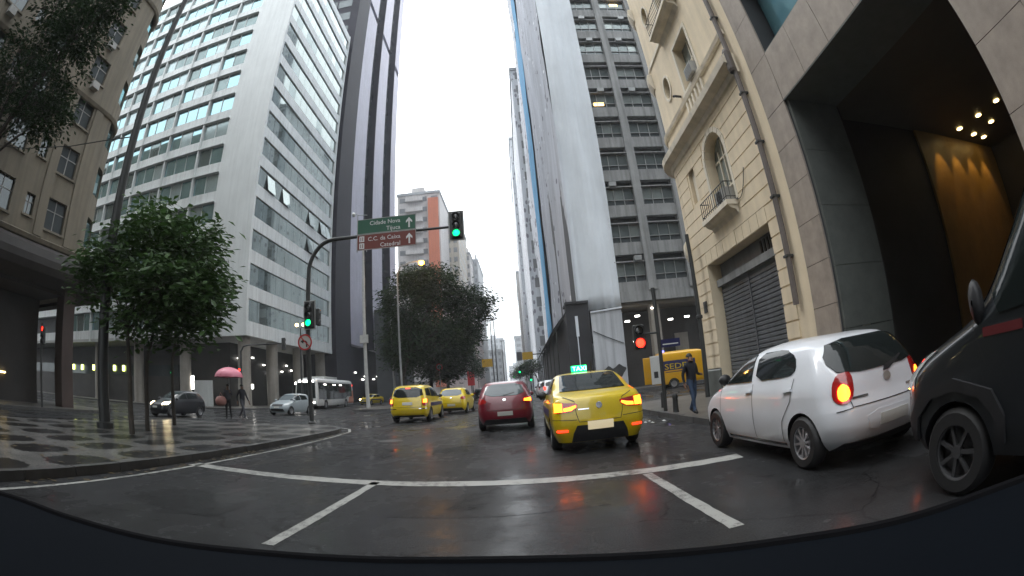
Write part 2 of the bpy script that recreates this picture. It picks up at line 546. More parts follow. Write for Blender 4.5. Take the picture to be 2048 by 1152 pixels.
def text_mesh(txt, size, name, mat, parent, loc, rot, align='LEFT', extrude=0.004, width=None):
    cu = bpy.data.curves.new('t', 'FONT')
    cu.body = txt
    cu.size = size
    cu.align_x = align
    cu.extrude = extrude
    cu.resolution_u = 2
    o = bpy.data.objects.new('t', cu)
    COL.objects.link(o)
    bpy.context.view_layer.update()
    dg = bpy.context.evaluated_depsgraph_get()
    me = bpy.data.meshes.new_from_object(o.evaluated_get(dg))
    bpy.data.objects.remove(o)
    if width:
        xs = [v.co.x for v in me.vertices]
        k = width / (max(xs) - min(xs))
        for v in me.vertices:
            v.co.x *= k
    q = link(me, name, mat, None)
    q.location = loc
    q.rotation_euler = rot
    if parent is not None:
        attach(q, parent)
    return q
def flecked(name, base, dark, white, th1=.2, th2=.13):
    m, t, b = new_mat(name)
    N, LK = t.nodes, t.links.new
    g = N.new('ShaderNodeNewGeometry')
    mp = N.new('ShaderNodeMapping'); mp.inputs['Scale'].default_value = (1, .55, .5)
    LK(g.outputs['Position'], mp.inputs['Vector'])
    def vor(scale, th, seed):
        v = N.new('ShaderNodeTexVoronoi'); v.inputs['Scale'].default_value = scale
        v.inputs['Randomness'].default_value = .8
        ofs = N.new('ShaderNodeVectorMath'); ofs.inputs[1].default_value = (seed, seed * 2, seed)
        LK(mp.outputs[0], ofs.inputs[0]); LK(ofs.outputs[0], v.inputs['Vector'])
        l = N.new('ShaderNodeMath'); l.operation = 'LESS_THAN'; l.inputs[1].default_value = th
        LK(v.outputs['Distance'], l.inputs[0])
        return l.outputs[0]
    n1 = N.new('ShaderNodeTexNoise'); n1.inputs['Scale'].default_value = .16; n1.inputs['Detail'].default_value = 6
    LK(g.outputs['Position'], n1.inputs['Vector'])
    gate = N.new('ShaderNodeMath'); gate.operation = 'GREATER_THAN'; gate.inputs[1].default_value = .46
    LK(n1.outputs[0], gate.inputs[0])
    def mix(f, a, c):
        x = N.new('ShaderNodeMix'); x.data_type = 'RGBA'
        LK(f, x.inputs['Factor'])
        if isinstance(a, tuple): x.inputs[6].default_value = (*a, 1)
        else: LK(a, x.inputs[6])
        x.inputs[7].default_value = (*c, 1)
        return x.outputs[2]
    def andm(a, c):
        x = N.new('ShaderNodeMath'); x.operation = 'MULTIPLY'; LK(a, x.inputs[0]); LK(c, x.inputs[1]); return x.outputs[0]
    c1 = mix(andm(vor(1.1, th1, 3.7), gate.outputs[0]), base, dark)
    c2 = mix(andm(vor(.8, th2, 9.1), gate.outputs[0]), c1, white)
    n2 = N.new('ShaderNodeTexNoise'); n2.inputs['Scale'].default_value = .5; n2.inputs['Detail'].default_value = 8
    mp2 = N.new('ShaderNodeMapping'); mp2.inputs['Scale'].default_value = (1.5, 1.0, .15)
    LK(g.outputs['Position'], mp2.inputs['Vector']); LK(mp2.outputs[0], n2.inputs['Vector'])
    vm = N.new('ShaderNodeVectorMath'); vm.operation = 'SCALE'
    ad_ = N.new('ShaderNodeMath'); ad_.operation = 'ADD'; ad_.inputs[1].default_value = .5
    LK(n2.outputs[0], ad_.inputs[0]); LK(c2, vm.inputs[0]); LK(ad_.outputs[0], vm.inputs['Scale'])
    LK(vm.outputs[0], b.inputs['Base Color'])
    b.inputs['Roughness'].default_value = .85
    return m
M['farn'] = flecked('far_speckled_net', (.6, .63, .67), (.26, .26, .3), (.85, .87, .9), .3, .1)

# ================================================================ SETTING: ground, pavements, markings
def sheet(name, poly, z, mat):
    mb = MB()
    mb.quad(*[(p[0], p[1], z) for p in poly])
    return struct(mb.build(name, mat))

sheet('ground', [(-900, -300), (900, -300), (900, 2200), (-900, 2200)], 0.0, 'asphalt')

def arc(cx, cy, r, a0, a1, n=8):
    return [(cx + r * math.cos(R(a0 + (a1 - a0) * i / n)), cy + r * math.sin(R(a0 + (a1 - a0) * i / n))) for i in range(n + 1)]

def pavement(name, outline, mat, h=0.14, kerb_from=None, kerb_len=1.0):
    """slab set inside a ring of kerb stones; outline counter-clockwise; kerb_from: index range of kerbed edges"""
    n = len(outline)
    mb = MB()
    mb.prism(outline, 'z', -0.05, h - 0.006)
    slab = struct(mb.build(name, mat))
    # kerb stones along the chosen edges
    if kerb_from:
        pts = [Vector((*outline[i % n], 0)) for i in range(kerb_from[0], kerb_from[1] + 1)]
        segs = []
        for a, b in zip(pts, pts[1:]):
            ln = (b - a).length
            k = max(1, round(ln / kerb_len))
            for i in range(k):
                segs.append((a.lerp(b, i / k), a.lerp(b, (i + 1) / k)))
        for a, b in segs:
            d = (b - a)
            ln = d.length
            d.normalize()
            nrm = Vector((d.y, -d.x, 0))
            g = 0.006
            a2, b2 = a + d * g * 1.8, b - d * g * 1.8
            o, i_ = nrm * 0.02, nrm * -0.14
            zt = h + random.uniform(-0.004, 0.005)
            m = MB()
            m.prism([tuple((a2 + o)[:2]), tuple((b2 + o)[:2]), tuple((b2 + i_)[:2]), tuple((a2 + i_)[:2])], 'z', -0.04, zt)
            m.build('kerb_stone', 'kerb', slab)
    return slab

# island with trees left of our lane
isl = [(-6.15, -12)] + [(-6.15, 14.2)] + arc(-9.0, 14.6, 2.85, 8, 86, 7) + [(-12.0, 17.6), (-15.2, 16.8), (-15.2, -12)]
pavement('median', isl, 'mosaic', 0.14, (0, 10))
# right pavement, with its bulge at the corner
rp_ = [(11.9, 19.6), (8.6, 19.55)] + arc(6.2, 17.1, 2.42, 85, 178, 6) + [(3.8, 9.4), (5.15, 7.9), (5.15, -14), (11.9, -14)]
pavement('pavement', rp_, 'paving', 0.14, (1, 11))
# pavement before the beige building
pavement('pavement', [(-27, -12), (-22.3, -12), (-22.3, 16.8), (-23.4, 19.2), (-27, 19.4), (-40, 19.4), (-40, -12)], 'paving', 0.14, (1, 5), 1.5)
# far median
pavement('median', [(-9.4, 120), (-14.3, 120), (-14.3, 38.7)] + arc(-11.9, 38.7, 2.45, 182, 358, 6), 'paving', 0.15, (1, 9), 2.0)
# forecourt of the white building
pavement('pavement', [(-25.0, 120), (-100, 120), (-100, 37.4), (-27, 37.4), (-25.2, 38.4)], 'paving', 0.14, (2, 5), 2.0)
# pavement before the wrapped building
pavement('pavement', [(40, 150), (3.6, 150), (3.6, 40.4), (4.6, 39.3), (40, 39.3)], 'paving', 0.14, (1, 4), 2.0)

def marking(pts, z=0.004):
    mb = MB(); mb.quad(*[(p[0], p[1], z) for p in pts]); return mb
def stripe(x0, y0, x1, y1, w):
    d = Vector((x1 - x0, y1 - y0)); d.normalize()
    n = Vector((-d.y, d.x)) * (w / 2)
    # slightly ragged edges
    k = max(2, int(math.hypot(x1 - x0, y1 - y0) / 0.12))
    mb = MB(); top = []; bot = []
    for i in range(k + 1):
        t = i / k
        x, y = x0 + (x1 - x0) * t, y0 + (y1 - y0) * t
        j1, j2 = 1 + random.uniform(-.12, .04), 1 + random.uniform(-.12, .04)
        top.append((x + n.x * j1, y + n.y * j1, 0.004)); bot.append((x - n.x * j2, y - n.y * j2, 0.004))
    for i in range(k):
        mb.quad(bot[i], bot[i + 1], top[i + 1], top[i])
    return mb
struct(stripe(-5.9, 6.9, 2.75, 5.78, 0.34).build('stop_line', 'paint'))
struct(stripe(-2.15, 6.45, -2.16, 3.35, 0.13).build('lane_line', 'paint'))
struct(stripe(1.44, 5.75, 1.49, 3.2, 0.13).build('lane_line', 'paint'))
mb = MB()
ep = [(-5.72, -4), (-5.74, 10.4), (-5.8, 13.6), (-6.0, 15.6), (-6.5, 16.9), (-7.6, 18.1), (-9.0, 18.45)]
for a, b in zip(ep, ep[1:]):
    q = stripe(*a, *b, 0.1)
    o = len(mb.v); mb.v += q.v; mb.f += [tuple(i + o for i in f) for f in q.f]
struct(mb.build('edge_line', 'paint'))
# repairs in the asphalt
rp2 = random.Random(21)
for (cx, cy, rx, ry) in [(-.3, 5.0, 1.1, .5), (-4.3, 8.6, .8, 1.9), (.6, 12.2, .5, 1.6), (-3.0, 15.5, .6, 2.4), (2.2, 8.6, .45, 1.5), (-3.9, 4.4, .7, .55), (-1.2, 9.3, .5, 1.0)]:
    pg = []
    for (sx_, sy_) in ((-1, -1), (0, -1), (1, -1), (1, 0), (1, 1), (0, 1), (-1, 1), (-1, 0)):
        pg.append((cx + rx * sx_ + rp2.uniform(-.06, .06), cy + ry * sy_ + rp2.uniform(-.08, .08)))
    sheet('road_patch', pg, 0.0025, 'patch')
dr_ = thing('drain_grate', 'dark iron drain grate in the gutter of the left island', 'drain', (-5.98, 8.6, 0))
for k_ in range(7):
    bx('grate_bar', 'dmetal', dr_, -6.1, -5.86, 8.25 + k_ * .1, 8.3 + k_ * .1, .001, .012)
bx('grate_frame', 'dmetal', dr_, -6.13, -5.83, 8.2, 8.95, .0005, .006)
fl = MB(); rl = random.Random(5)
for k_ in range(420):
    if rl.random() < .7: x_, y_, z_ = -6.3 - abs(rl.gauss(0, 3.2)), rl.uniform(4, 16), .146
    else: x_, y_, z_ = -5.75 - rl.random() * .35, rl.uniform(3, 15.5), .007
    if x_ < -15: continue
    a_ = rl.uniform(0, 6.3); L_ = rl.uniform(.04, .11); w_ = L_ * .5
    ca, sa = math.cos(a_), math.sin(a_)
    fl.quad(*[(x_ + p * ca - q * sa, y_ + p * sa + q * ca, z_ + rl.uniform(0, .012)) for (p, q) in ((-L_, 0), (0, -w_), (L_, 0), (0, w_))])
M['deadleaf'] = pmat('dead_leaf', (.07, .05, .02), .5, var=.5, scale=3)
lf_ = struct(fl.build('fallen_leaves', 'deadleaf'), 'stuff')
lf_['label'] = 'brown fallen leaves scattered on the island paving'
# manhole cover
mc = MB().lathe([(0.0, 0.007), (0.3, 0.007), (0.34, 0.003)], 20, (-3.6, 12.4, 0)).build('manhole_cover', 'dmetal')
tag(mc, 'dark round manhole cover set in wet asphalt beyond the stop line', 'manhole')

# ================================================================ WHITE OFFICE BLOCK (left, beyond the cross street)
WX, WY0, WY1 = -26.7, 40.8, 63.8
ZB, ZS, ZW = 8.82, 3.725, 2.3          # sill of first ribbon, storey step, ribbon height
NF = 15
ROOF = 64.3
wb = thing('white_office_building', 'tall white office block with ribbon windows on stone columns', 'building', (WX - 8, WY0 + 10, 0))
bx('core', 'core', wb, -130, WX - 0.42, WY0 + 0.42, WY1 - 0.05, 7.7, ROOF - 0.6)
bx('roof_parapet', 'white2', wb, -130, WX + 0.02, WY0 - 0.02, WY1, ROOF - 0.599, ROOF + 0.5)
bx('soffit', 'soffit', wb, -130, WX - 0.03, WY0 + 0.03, WY1 - 0.03, 7.35, 7.699)
bx('corner_pier', 'white', wb, -32.4, WX, WY0, WY0 + 0.415, 7.34, ROOF - 0.6)
bx('end_fin', 'white2', wb, WX - 0.4, WX + 0.12, WY1 - 0.25, WY1 + 0.02, 7.3, ROOF + 0.55)
gw = (WY1 - 0.3 - (WY0 + 0.45)) / 11
lm = []                                         # left-face modules: (x right end, number of panes)
x = -32.4
mods = [2, 3, 3, 3, 3]
PW = 1.92
for k in range(-1, NF):
    z0 = ZB + ZS * k + ZW if k >= 0 else 7.345
    z1 = ZB + ZS * (k + 1) if k < NF - 1 else ROOF - 0.6
    # street face
    bx('spandrel', 'white2', wb, WX - 0.41, WX, WY0 + 0.42, WY1 - 0.26, z0, z1)
    # cross-street face with a projecting shade ledge
    bx('spandrel', 'white2', wb, -130, -32.403, WY0 + 0.04, WY0 + 0.415, z0, z1)
    if k >= 0:
        bx('shade_ledge', 'fin', wb, -130, -32.41, WY0 - 0.3, WY0 + 0.039, z0 + 0.02, z0 + 0.12)
opened = {(4, 1), (4, 3), (4, 7), (4, 9), (4, 10), (3, 7), (3, 8)}
for k in range(NF):
    za = ZB + ZS * k
    for j in range(11):
        y0 = WY0 + 0.45 + gw * j
        if (k, j) in opened:
            o = bx('glazing_panel', 'glass2', wb, -0.015, 0.015, y0 + 0.05, y0 + gw - 0.05, 0, ZW - 0.15)
            o.location = (WX + 0.02, y0 + gw / 2, za + ZW / 2)
            o.rotation_euler = (0, R(-11), 0)
            bx('opening', 'core', wb, WX - 0.3, WX - 0.28, y0 + 0.03, y0 + gw - 0.03, za + 0.02, za + ZW - 0.02)
        else:
            o = bx('glazing_panel', random.choice(('glass2', 'glass2', 'glass2', 'glassc') if random.random() < .55 else ('glass2',)), wb, WX - 0.2, WX - 0.17, y0 + 0.025, y0 + gw - 0.025, za + 0.02, za + ZW - 0.02)
            o.rotation_euler = (R(random.uniform(-.25, .25)), R(random.uniform(-.5, .5)), R(random.uniform(-.35, .35)))
    xr = -32.45
    for n in mods:
        for j in range(n):
            o = bx('window_pane', random.choice(('glass', 'glass', 'glass', 'glassb', 'glassc')), wb, xr - PW * (j + 1) + 0.04, xr - PW * j - 0.04, WY0 + 0.17, WY0 + 0.2, za + 0.03, za + ZW - 0.05)
            o.rotation_euler = (R(random.uniform(-.6, .6)), R(random.uniform(-.25, .25)), R(random.uniform(-.35, .35)))
            if j:
                bx('mullion', 'fin', wb, xr - PW * j - 0.04, xr - PW * j + 0.04, WY0 + 0.1, WY0 + 0.21, za, za + ZW)
        xr -= PW * n + 0.32
xr = -32.45
for n in mods[:-1]:
    xr -= PW * n
    bx('fin', 'fin', wb, xr - 0.27, xr - 0.05, WY0 - 0.22, WY0 + 0.41, 7.36, ROOF - 0.62)
    xr -= 0.32
for (cx, cy) in [(-27.9, 42.2), (-27.9, 48.3), (-27.9, 55.2), (-27.9, 62.3), (-36.5, 42.2), (-45, 42.2), (-54, 42.2)]:
    MB().lathe([(0.78, 0.1), (0.72, 0.5), (0.7, 7.36)], 20, (cx, cy, 0)).build('column', 'column', wb, 40)
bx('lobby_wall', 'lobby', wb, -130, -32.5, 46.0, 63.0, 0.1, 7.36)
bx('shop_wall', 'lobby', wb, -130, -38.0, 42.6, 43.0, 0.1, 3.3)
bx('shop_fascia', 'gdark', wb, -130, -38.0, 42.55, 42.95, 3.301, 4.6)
for i, (px, py, pz) in enumerate([(-32.3, 47.5, 5.6), (-32.3, 50.8, 5.9), (-32.3, 53.6, 5.2), (-32.3, 57, 6.1), (-32.3, 60, 5.5), (-32.3, 49.2, 4.4), (-32.3, 55.1, 4.2), (-32.3, 58.6, 4.6), (-32.3, 61.5, 4.9)]):
    bx('lobby_lamp', 'e_white', wb, px, px + 0.1, py - 0.22, py + 0.22, pz, pz + 0.14)
for px in (-48.5, -50.6, -55.8, -59.0, -61.5):
    bx('wall_lamp', 'e_yel', wb, px - 0.16, px + 0.16, 42.3, 42.5, 3.8, 4.5)
bx('lit_panel', 'e_white', wb, -36.0, -35.5, 42.45, 42.6, 1.9, 3.4)
bx('lit_sign', 'e_white', wb, -32.4, -32.3, 48.2, 50.9, 2.2, 2.75)
# sealed ground storey panel (pale) near the corner
bx('kiosk_wall', 'white', wb, -35.3, -32.6, 42.3, 42.55, 0.12, 2.9)

# ================================================================ BLACK TOWER WITH GREY PIERS
TX = -26.5
tw = thing('dark_office_tower', 'black office tower with tall pale grey piers behind the white block', 'building', (TX - 10, 85, 0))
bx('core', 'tdark', tw, -70, TX - 1.2, 64.75, 105.9, 0, 150)
bx('shaft', 'tdark', tw, TX - 1.2, TX + 0.25, 64.72, 71.25, 0.1, 150.5)
for (a, b) in [(71.4, 78.6), (83.9, 91.0), (97.0, 102.0)]:
    bx('pier', 'tgrey', tw, TX - 1.1, TX, a, b, 9.5, 82.4)
    bx('pier', 'tgrey', tw, TX - 1.1, TX, a, b, 84.3, 150.2)
    bx('pier_joint', 'tdark', tw, TX - 1.1, TX - 0.6, a + .05, b - .05, 82.4, 84.3)
    bx('pier_edge', 'tdark', tw, TX - 1.15, TX + 0.1, a - 0.28, a - 0.002, 9.5, 150.1)
for (a, b) in [(78.6, 83.62), (91.0, 96.72), (102.0, 105.8)]:
    for k in range(34):
        z = 9.5 + k * 4.1
        bx('window_pane', 'gdark', tw, TX - 1.19, TX - 1.1, a + .1, b - .1, z + 1.3, z + 3.9)
    bx('dark_rib', 'tdark', tw, TX - 1.19, TX - 0.75, (a + b) / 2 - .12, (a + b) / 2 + .12, 9.5, 150)
for k in range(20):
    z = 66 + k * 4.1
    bx('window_band', 'gdark', tw, -60, TX - 1.4, 64.69, 64.74, z + 1.2, z + 3.4)
    for j in range(10):
        bx('mullion', 'tdark', tw, -60 + j * 3.2, -59.7 + j * 3.2, 64.64, 64.7, z + 1.2, z + 3.4)
for (a, z, w, h) in [(79.5, 4.0, 1.0, .16), (81, 4.6, .7, .14), (86, 4.2, .8, .14), (88.5, 4.8, 1.1, .16), (93, 4.1, .8, .14), (99, 4.5, .9, .14), (76, 5.1, .6, .14)]:
    bx('lobby_lamp', 'e_white', tw, TX - 1.15, TX - 1.0, a, a + w, z, z + h)

# hanging strings of white lights on a shop front past the tower
sf = thing('shop_front', 'dark shop front with vertical strips of white light behind the median tree', 'shop', (-20.5, 88, 0))
bx('front_wall', 'core', sf, -26.2, -20.5, 84, 90, 0.1, 17)
for i in range(6):
    y = 84.6 + i * 0.75
    bx('light_strip', 'e_white', sf, -20.49, -20.42, y, y + 0.07, 7.0 + (i % 3) * 1.1, 12.2 + (i % 2) * 2.2)
bx('light_bar', 'e_red', sf, -20.49, -20.4, 84.4, 88.2, 8.7, 8.95)

# ================================================================ FAR BUILDINGS, LEFT SIDE
M['farw'] = pmat('far_white', (0.55, 0.53, 0.52), 0.7, var=0.1, scale=0.2, streak=0.2)
M['farb'] = pmat('far_beige', (0.42, 0.38, 0.32), 0.7, var=0.1, scale=0.2, streak=0.2)
M['farr'] = pmat('far_red', (0.55, 0.17, 0.09), 0.7, var=0.1, scale=0.2, streak=0.1)
M['farp'] = pmat('far_pink', (0.5, 0.42, 0.4), 0.7, var=0.1, scale=0.2, streak=0.2)
M['farg'] = pmat('far_grey', (0.36, 0.38, 0.4), 0.7, var=0.1, scale=0.2, streak=0.2)

def far_block(name, label, x0, x1, y0, y1, h, mat, cols, floors, z0=4.0, wfrac=0.55, hfrac=0.5, side=None, balcony=False):
    t = thing(name, label, 'building', ((x0 + x1) / 2, y0, 0), None)
    bx('wall', mat, t, x0, x1, y0, y1, 0, h)
    bx('roof', 'farg', t, x0 - .3, x1 + .3, y0 - .3, y1, h + .001, h + 0.9)
    bx('water_tank', mat, t, x0 + (x1 - x0) * .3, x0 + (x1 - x0) * .6, y0 + 3, y0 + 8, h + .9, h + 4)
    fh = (h - z0) / floors
    cw = (x1 - x0) / cols
    for i in range(floors):
        z = z0 + i * fh
        for j in range(cols):
            xa = x0 + cw * (j + .5 - wfrac / 2)
            bx('window', 'farwin', t, xa, xa + cw * wfrac, y0 - .06, y0 + .1, z + fh * .3, z + fh * (.3 + hfrac))
        if balcony:
            bx('balcony', mat, t, x0 + .3, x1 - .3, y0 - 1.0, y0 - 0.001, z - .1, z + fh * .3)
    if side is not None:            # windows on the street side too
        n = int((y1 - y0) / 5)
        for i in range(floors):
            z = z0 + i * fh
            for j in range(n):
                ya = y0 + 1.2 + j * 5
                xa = x1 if side > 0 else x0
                bx('window', 'farwin', t, xa - .06, xa + .06, ya, ya + 2.4, z + fh * .3, z + fh * .75)
    return t

rb = far_block('apartment_block', 'white apartment block with red-orange vertical stripe above the median trees', -38, -23.2, 150, 185, 68.5, 'farw', 4, 17, wfrac=.6, hfrac=.45)
bx('red_stripe', 'farr', rb, -27.1, -23.6, 149.0, 149.9, 3, 66.5)
for k in range(17):
    z = 5 + k * 3.8
    bx('balcony', 'farw', rb, -35, -29, 148.6, 149.93, z, z + 1.3)
far_block('apartment_block', 'narrow beige apartment block right of the red-striped one', -24.5, -19.6, 170, 200, 66, 'farb', 2, 17, side=1)
far_block('office_block', 'slim white far block seen under the overhead green signal', -21.0, -18.4, 200, 240, 60, 'farw', 1, 15, wfrac=.75, side=1)
far_block('office_block', 'slim grey far block at the right of the slim white one', -18.3, -16.4, 215, 250, 61, 'farg', 1, 15, wfrac=.5, side=1)
far_block('apartment_block', 'pinkish far building at the right edge of the median trees', -22, -12.4, 140, 165, 27, 'farp', 3, 7, side=1)
far_block('low_building', 'low dark far building under the lamp masts at the street end', -17, -10, 260, 300, 22, 'farg', 3, 5)
far_block('office_block', 'hazy pale block at the far end of the street', -30, -14, 420, 470, 45, 'farg', 4, 9)
far_block('low_building', 'hazy low building closing the far street left of centre', -14, 2, 560, 600, 26, 'farg', 5, 6)
# masts at the street end
for i, (x, y, h) in enumerate([(-11.5, 200, 31), (-10.3, 204, 31), (-9.5, 260, 27), (-10.5, 330, 34)]):
    t = thing('lamp_mast', ['tall thin lamp mast, leftmost at the hazy street end', 'tall thin lamp mast just right of the leftmost one at the street end',
                            'shorter thin mast third from left at the hazy street end', 'rightmost thin mast at the hazy street end'][i], 'mast', (x, y, 0), 'masts at the street end')
    MB().tube([(x, y, 0), (x, y, h)], [0.32, 0.16], 8).build('pole', 'dmetal', t)
    bx('lamp_head', 'dmetal', t, x - 1.0, x + 1.0, y - .15, y + .15, h + .001, h + .4)

# ================================================================ FAR BUILDINGS, RIGHT SIDE
far_block('office_block', 'pale hazy tower directly beyond the wrapped building', 3.4, 16, 98, 150, 78, 'farn', 3, 18)
far_block('office_block', 'second hazy tower beyond the wrapped building, nearer the sky gap', 2.4, 16, 152, 215, 88, 'farn', 3, 15)
far_block('office_block', 'third hazy block down the right side of the street', 1.4, 18, 217, 290, 54, 'farw', 3, 11, side=-1)
far_block('low_building', 'farthest hazy building on the right side of the street', -3.0, 18, 330, 400, 36, 'farg', 4, 8, side=-1)
# ================================================================ helpers for carved walls and swept mouldings
def boolean(o, cutters, mats=None):
    """cut meshes out of o (exact) and keep o's object"""
    jm = MB()
    for c in cutters:
        n = len(jm.v); jm.v += c.v; jm.f += [tuple(i + n for i in f) for f in c.f]
    me = jm.mesh('cut')
    bm = bmesh.new(); bm.from_mesh(me); bmesh.ops.recalc_face_normals(bm, faces=bm.faces); bm.to_mesh(me); bm.free()
    if mats is not None:
        for m_ in o.data.materials: me.materials.append(m_)
        for p in me.polygons: p.material_index = mats
    c = bpy.data.objects.new('cut', me); COL.objects.link(c)
    c.matrix_world = world(o)
    md = o.modifiers.new('b', 'BOOLEAN'); md.operation = 'DIFFERENCE'; md.solver = 'EXACT'; md.object = c
    bpy.context.view_layer.update()
    dg = bpy.context.evaluated_depsgraph_get()
    nm = bpy.data.meshes.new_from_object(o.evaluated_get(dg))
    o.modifiers.clear()
    old = o.data
    o.data = nm
    bpy.data.objects.remove(c)
    return o

def sweep(path, prof):
    """path: [(x,y,nx,ny)], prof: closed [(out,z)]"""
    mb = MB(); k = len(prof)
    for (x, y, nx, ny) in path:
        for (o, z) in prof:
            mb.v.append((x + nx * o, y + ny * o, z))
    for i in range(len(path) - 1):
        for j in range(k):
            a, b = i * k + j, i * k + (j + 1) % k
            mb.f.append((a, b, b + k, a + k))
    mb.f.append(tuple(range(k)))
    mb.f.append(tuple((len(path) - 1) * k + j for j in range(k - 1, -1, -1)))
    return mb

# ================================================================ WRAPPED OFFICE BUILDING (right, beyond the cross street)
GY, GX0 = 42.0, 5.6
gb = thing('wrapped_office_building', 'grey concrete office building half wrapped in scaffold netting', 'building', (12, 50, 0))
bx('core', 'core', gb, GX0, 34, GY + 0.9, 95, 8.6, 104)
bx('side_wall', 'concrete', gb, GX0 + .001, 9.28, GY + .1, GY + .899, 8.5, 104)
bx('upper_wall', 'concrete', gb, 9.3, 34, GY, GY + .899, 8.72 + 3.76 * 17, 104)
bx('base_beam', 'concrete', gb, 9.3, 34, GY - .05, GY + .899, 7.95, 8.9)
M['greyglass'] = pmat('office_glass', (0.17, 0.2, 0.2), 0.06, metal=0.45, var=0.35, scale=0.35)
M['greyglass2'] = pmat('office_glass_pale', (0.3, 0.34, 0.33), 0.1, metal=0.4, var=0.3, scale=0.5)
M['e_office'] = emat('office_lamp', (1.0, 0.62, 0.22), 5)
bays = [(9.32, 12.25), (13.1, 16.4), (17.25, 20.6)]
for xp in (12.68, 16.83, 21.0):
    bx('pier', 'concrete', gb, xp - .42, xp + .41, GY - .22, GY + .88, 8.902, 8.72 + 3.76 * 17 - .01)
rnd = random.Random(3)
for f in range(17):
    Lz = 12.48 + 3.76 * f - .85                 # ledge above this storey's windows
    for bi, (a, b) in enumerate(bays):
        w = (b - a) / 3
        if Lz > 62 and bi == 2: continue
        for j in range(3):
            mt = 'greyglass2' if rnd.random() < .3 else 'greyglass'
            o = bx('window_pane', mt, gb, a + w * j + .03, a + w * (j + 1) - .03, GY + .3, GY + .33, Lz - 1.2, Lz - .02)
            o.rotation_euler = (R(rnd.uniform(-1, 1)), 0, R(rnd.uniform(-.6, .6)))
            bx('mullion', 'metal', gb, a + w * j - .025, a + w * j + .025, GY + .2, GY + .4, Lz - 1.85, Lz)
        bx('lower_pane', 'gdark', gb, a, b, GY + .32, GY + .35, Lz - 1.8, Lz - 1.27)
        bx('window_rail', 'metal', gb, a, b, GY + .2, GY + .31, Lz - 1.26, Lz - 1.2)
        bx('spandrel', 'concrete', gb, a - .02, b + .02, GY + .02, GY + .7, Lz - 3.0, Lz - 1.82)
        bx('ledge', 'concrete', gb, a - .02, b + .02, GY - .14, GY + .75, Lz, Lz + .1)
        if rnd.random() < .45:
            xa = a + rnd.uniform(.3, b - a - 1.0)
            ac = bx('air_conditioner', 'metal', gb, xa, xa + .7, GY - .35, GY + .3, Lz + .101, Lz + .55)
for (x, z, w) in [(9.9, 29.0, 1.1), (14.6, 44.7, 1.0)]:
    bx('ceiling_lamp', 'e_office', gb, x, x + w, GY + .24, GY + .3, z, z + .35)
# ground storey: dark recessed entrance with lamps
bx('entrance_wall', 'lobby', gb, 9.2, 34, GY + 4.2, GY + 4.6, 0.1, 8.0)
bx('entrance_ceiling', 'brownceil', gb, 9.2, 34, GY + .2, GY + 4.19, 7.6, 7.94)
for (x0, x1, y) in [(12.3, 13.2, GY + .5), (17.4, 18.3, GY + .5)]:
    bx('entrance_column', 'column', gb, x0, x1, y, y + .9, 0.13, 7.6)
for (px, pz) in [(10.0, 6.2), (11.0, 6.6), (12.6, 7.2), (14.2, 6.0), (15.9, 6.1), (10.6, 4.3), (10.9, 4.1)]:
    bx('downlight', 'e_white', gb, px - .2, px + .2, GY + .4, GY + .7, pz, pz + .12)
bx('poster_panel', 'column', gb, 15.6, 17.0, GY + 3.9, GY + 4.15, 1.2, 5.0)

def netting(name, x0, y0, x1, y1, z0, z1, mat, amp=.25, freq=1.6, nx=40, nz=40, flare=0.0, seed=0):
    """hanging cloth between two plan points with vertical folds"""
    mb = MB()
    d = Vector((x1 - x0, y1 - y0)); ln = d.length; d.normalize(); n = Vector((d.y, -d.x))
    for i in range(nz + 1):
        t = i / nz
        z = z0 + (z1 - z0) * t
        for j in range(nx + 1):
            s = j / nx
            u = s * ln
            a = amp * (math.sin(u * freq + 1.3 * math.sin(z * .09 + seed)) * .6 + noise.noise((u * .5, z * .07, seed)) * 1.0 + noise.noise((u * 2.1, z * .2, seed + 5)) * .35)
            a += flare * (1 - t) ** 3
            zz = z + (0.35 * noise.noise((u * .8, seed, 3)) if i == 0 else 0)
            mb.v.append((x0 + d.x * u + n.x * a, y0 + d.y * u + n.y * a, zz))
    for i in range(nz):
        for j in range(nx):
            a = i * (nx + 1) + j
            mb.f.append((a, a + 1, a + nx + 2, a + nx + 1))
    o = mb.build(name, mat, gb, 60)
    sm = o.modifiers.new('thick', 'SOLIDIFY'); sm.thickness = .03
    return o

M['netm'] = flecked('flecked_net', (.5, .52, .57), (.2, .2, .24), (.85, .87, .9))
M['netd'] = flecked('speckled_net', (.56, .59, .64), (.2, .2, .24), (.8, .82, .85), .27, .1)
netting('front_netting', 9.45, 41.4, 5.35, 41.35, 7.4, 104, 'netw', .34, 1.9, 60, 70, .3, 1)
netting('street_netting', 5.3, 41.6, 5.2, 73, 8.0, 104, 'netm', .28, .5, 60, 50, .3, 2)
netting('blue_netting', 4.95, 73, 4.9, 83.5, 8.0, 104, 'netb', .2, .4, 24, 40, .3, 3)
netting('outer_netting', 5.0, 83.5, 4.7, 96, 6.0, 104, 'netd', .3, .3, 24, 40, .6, 4)
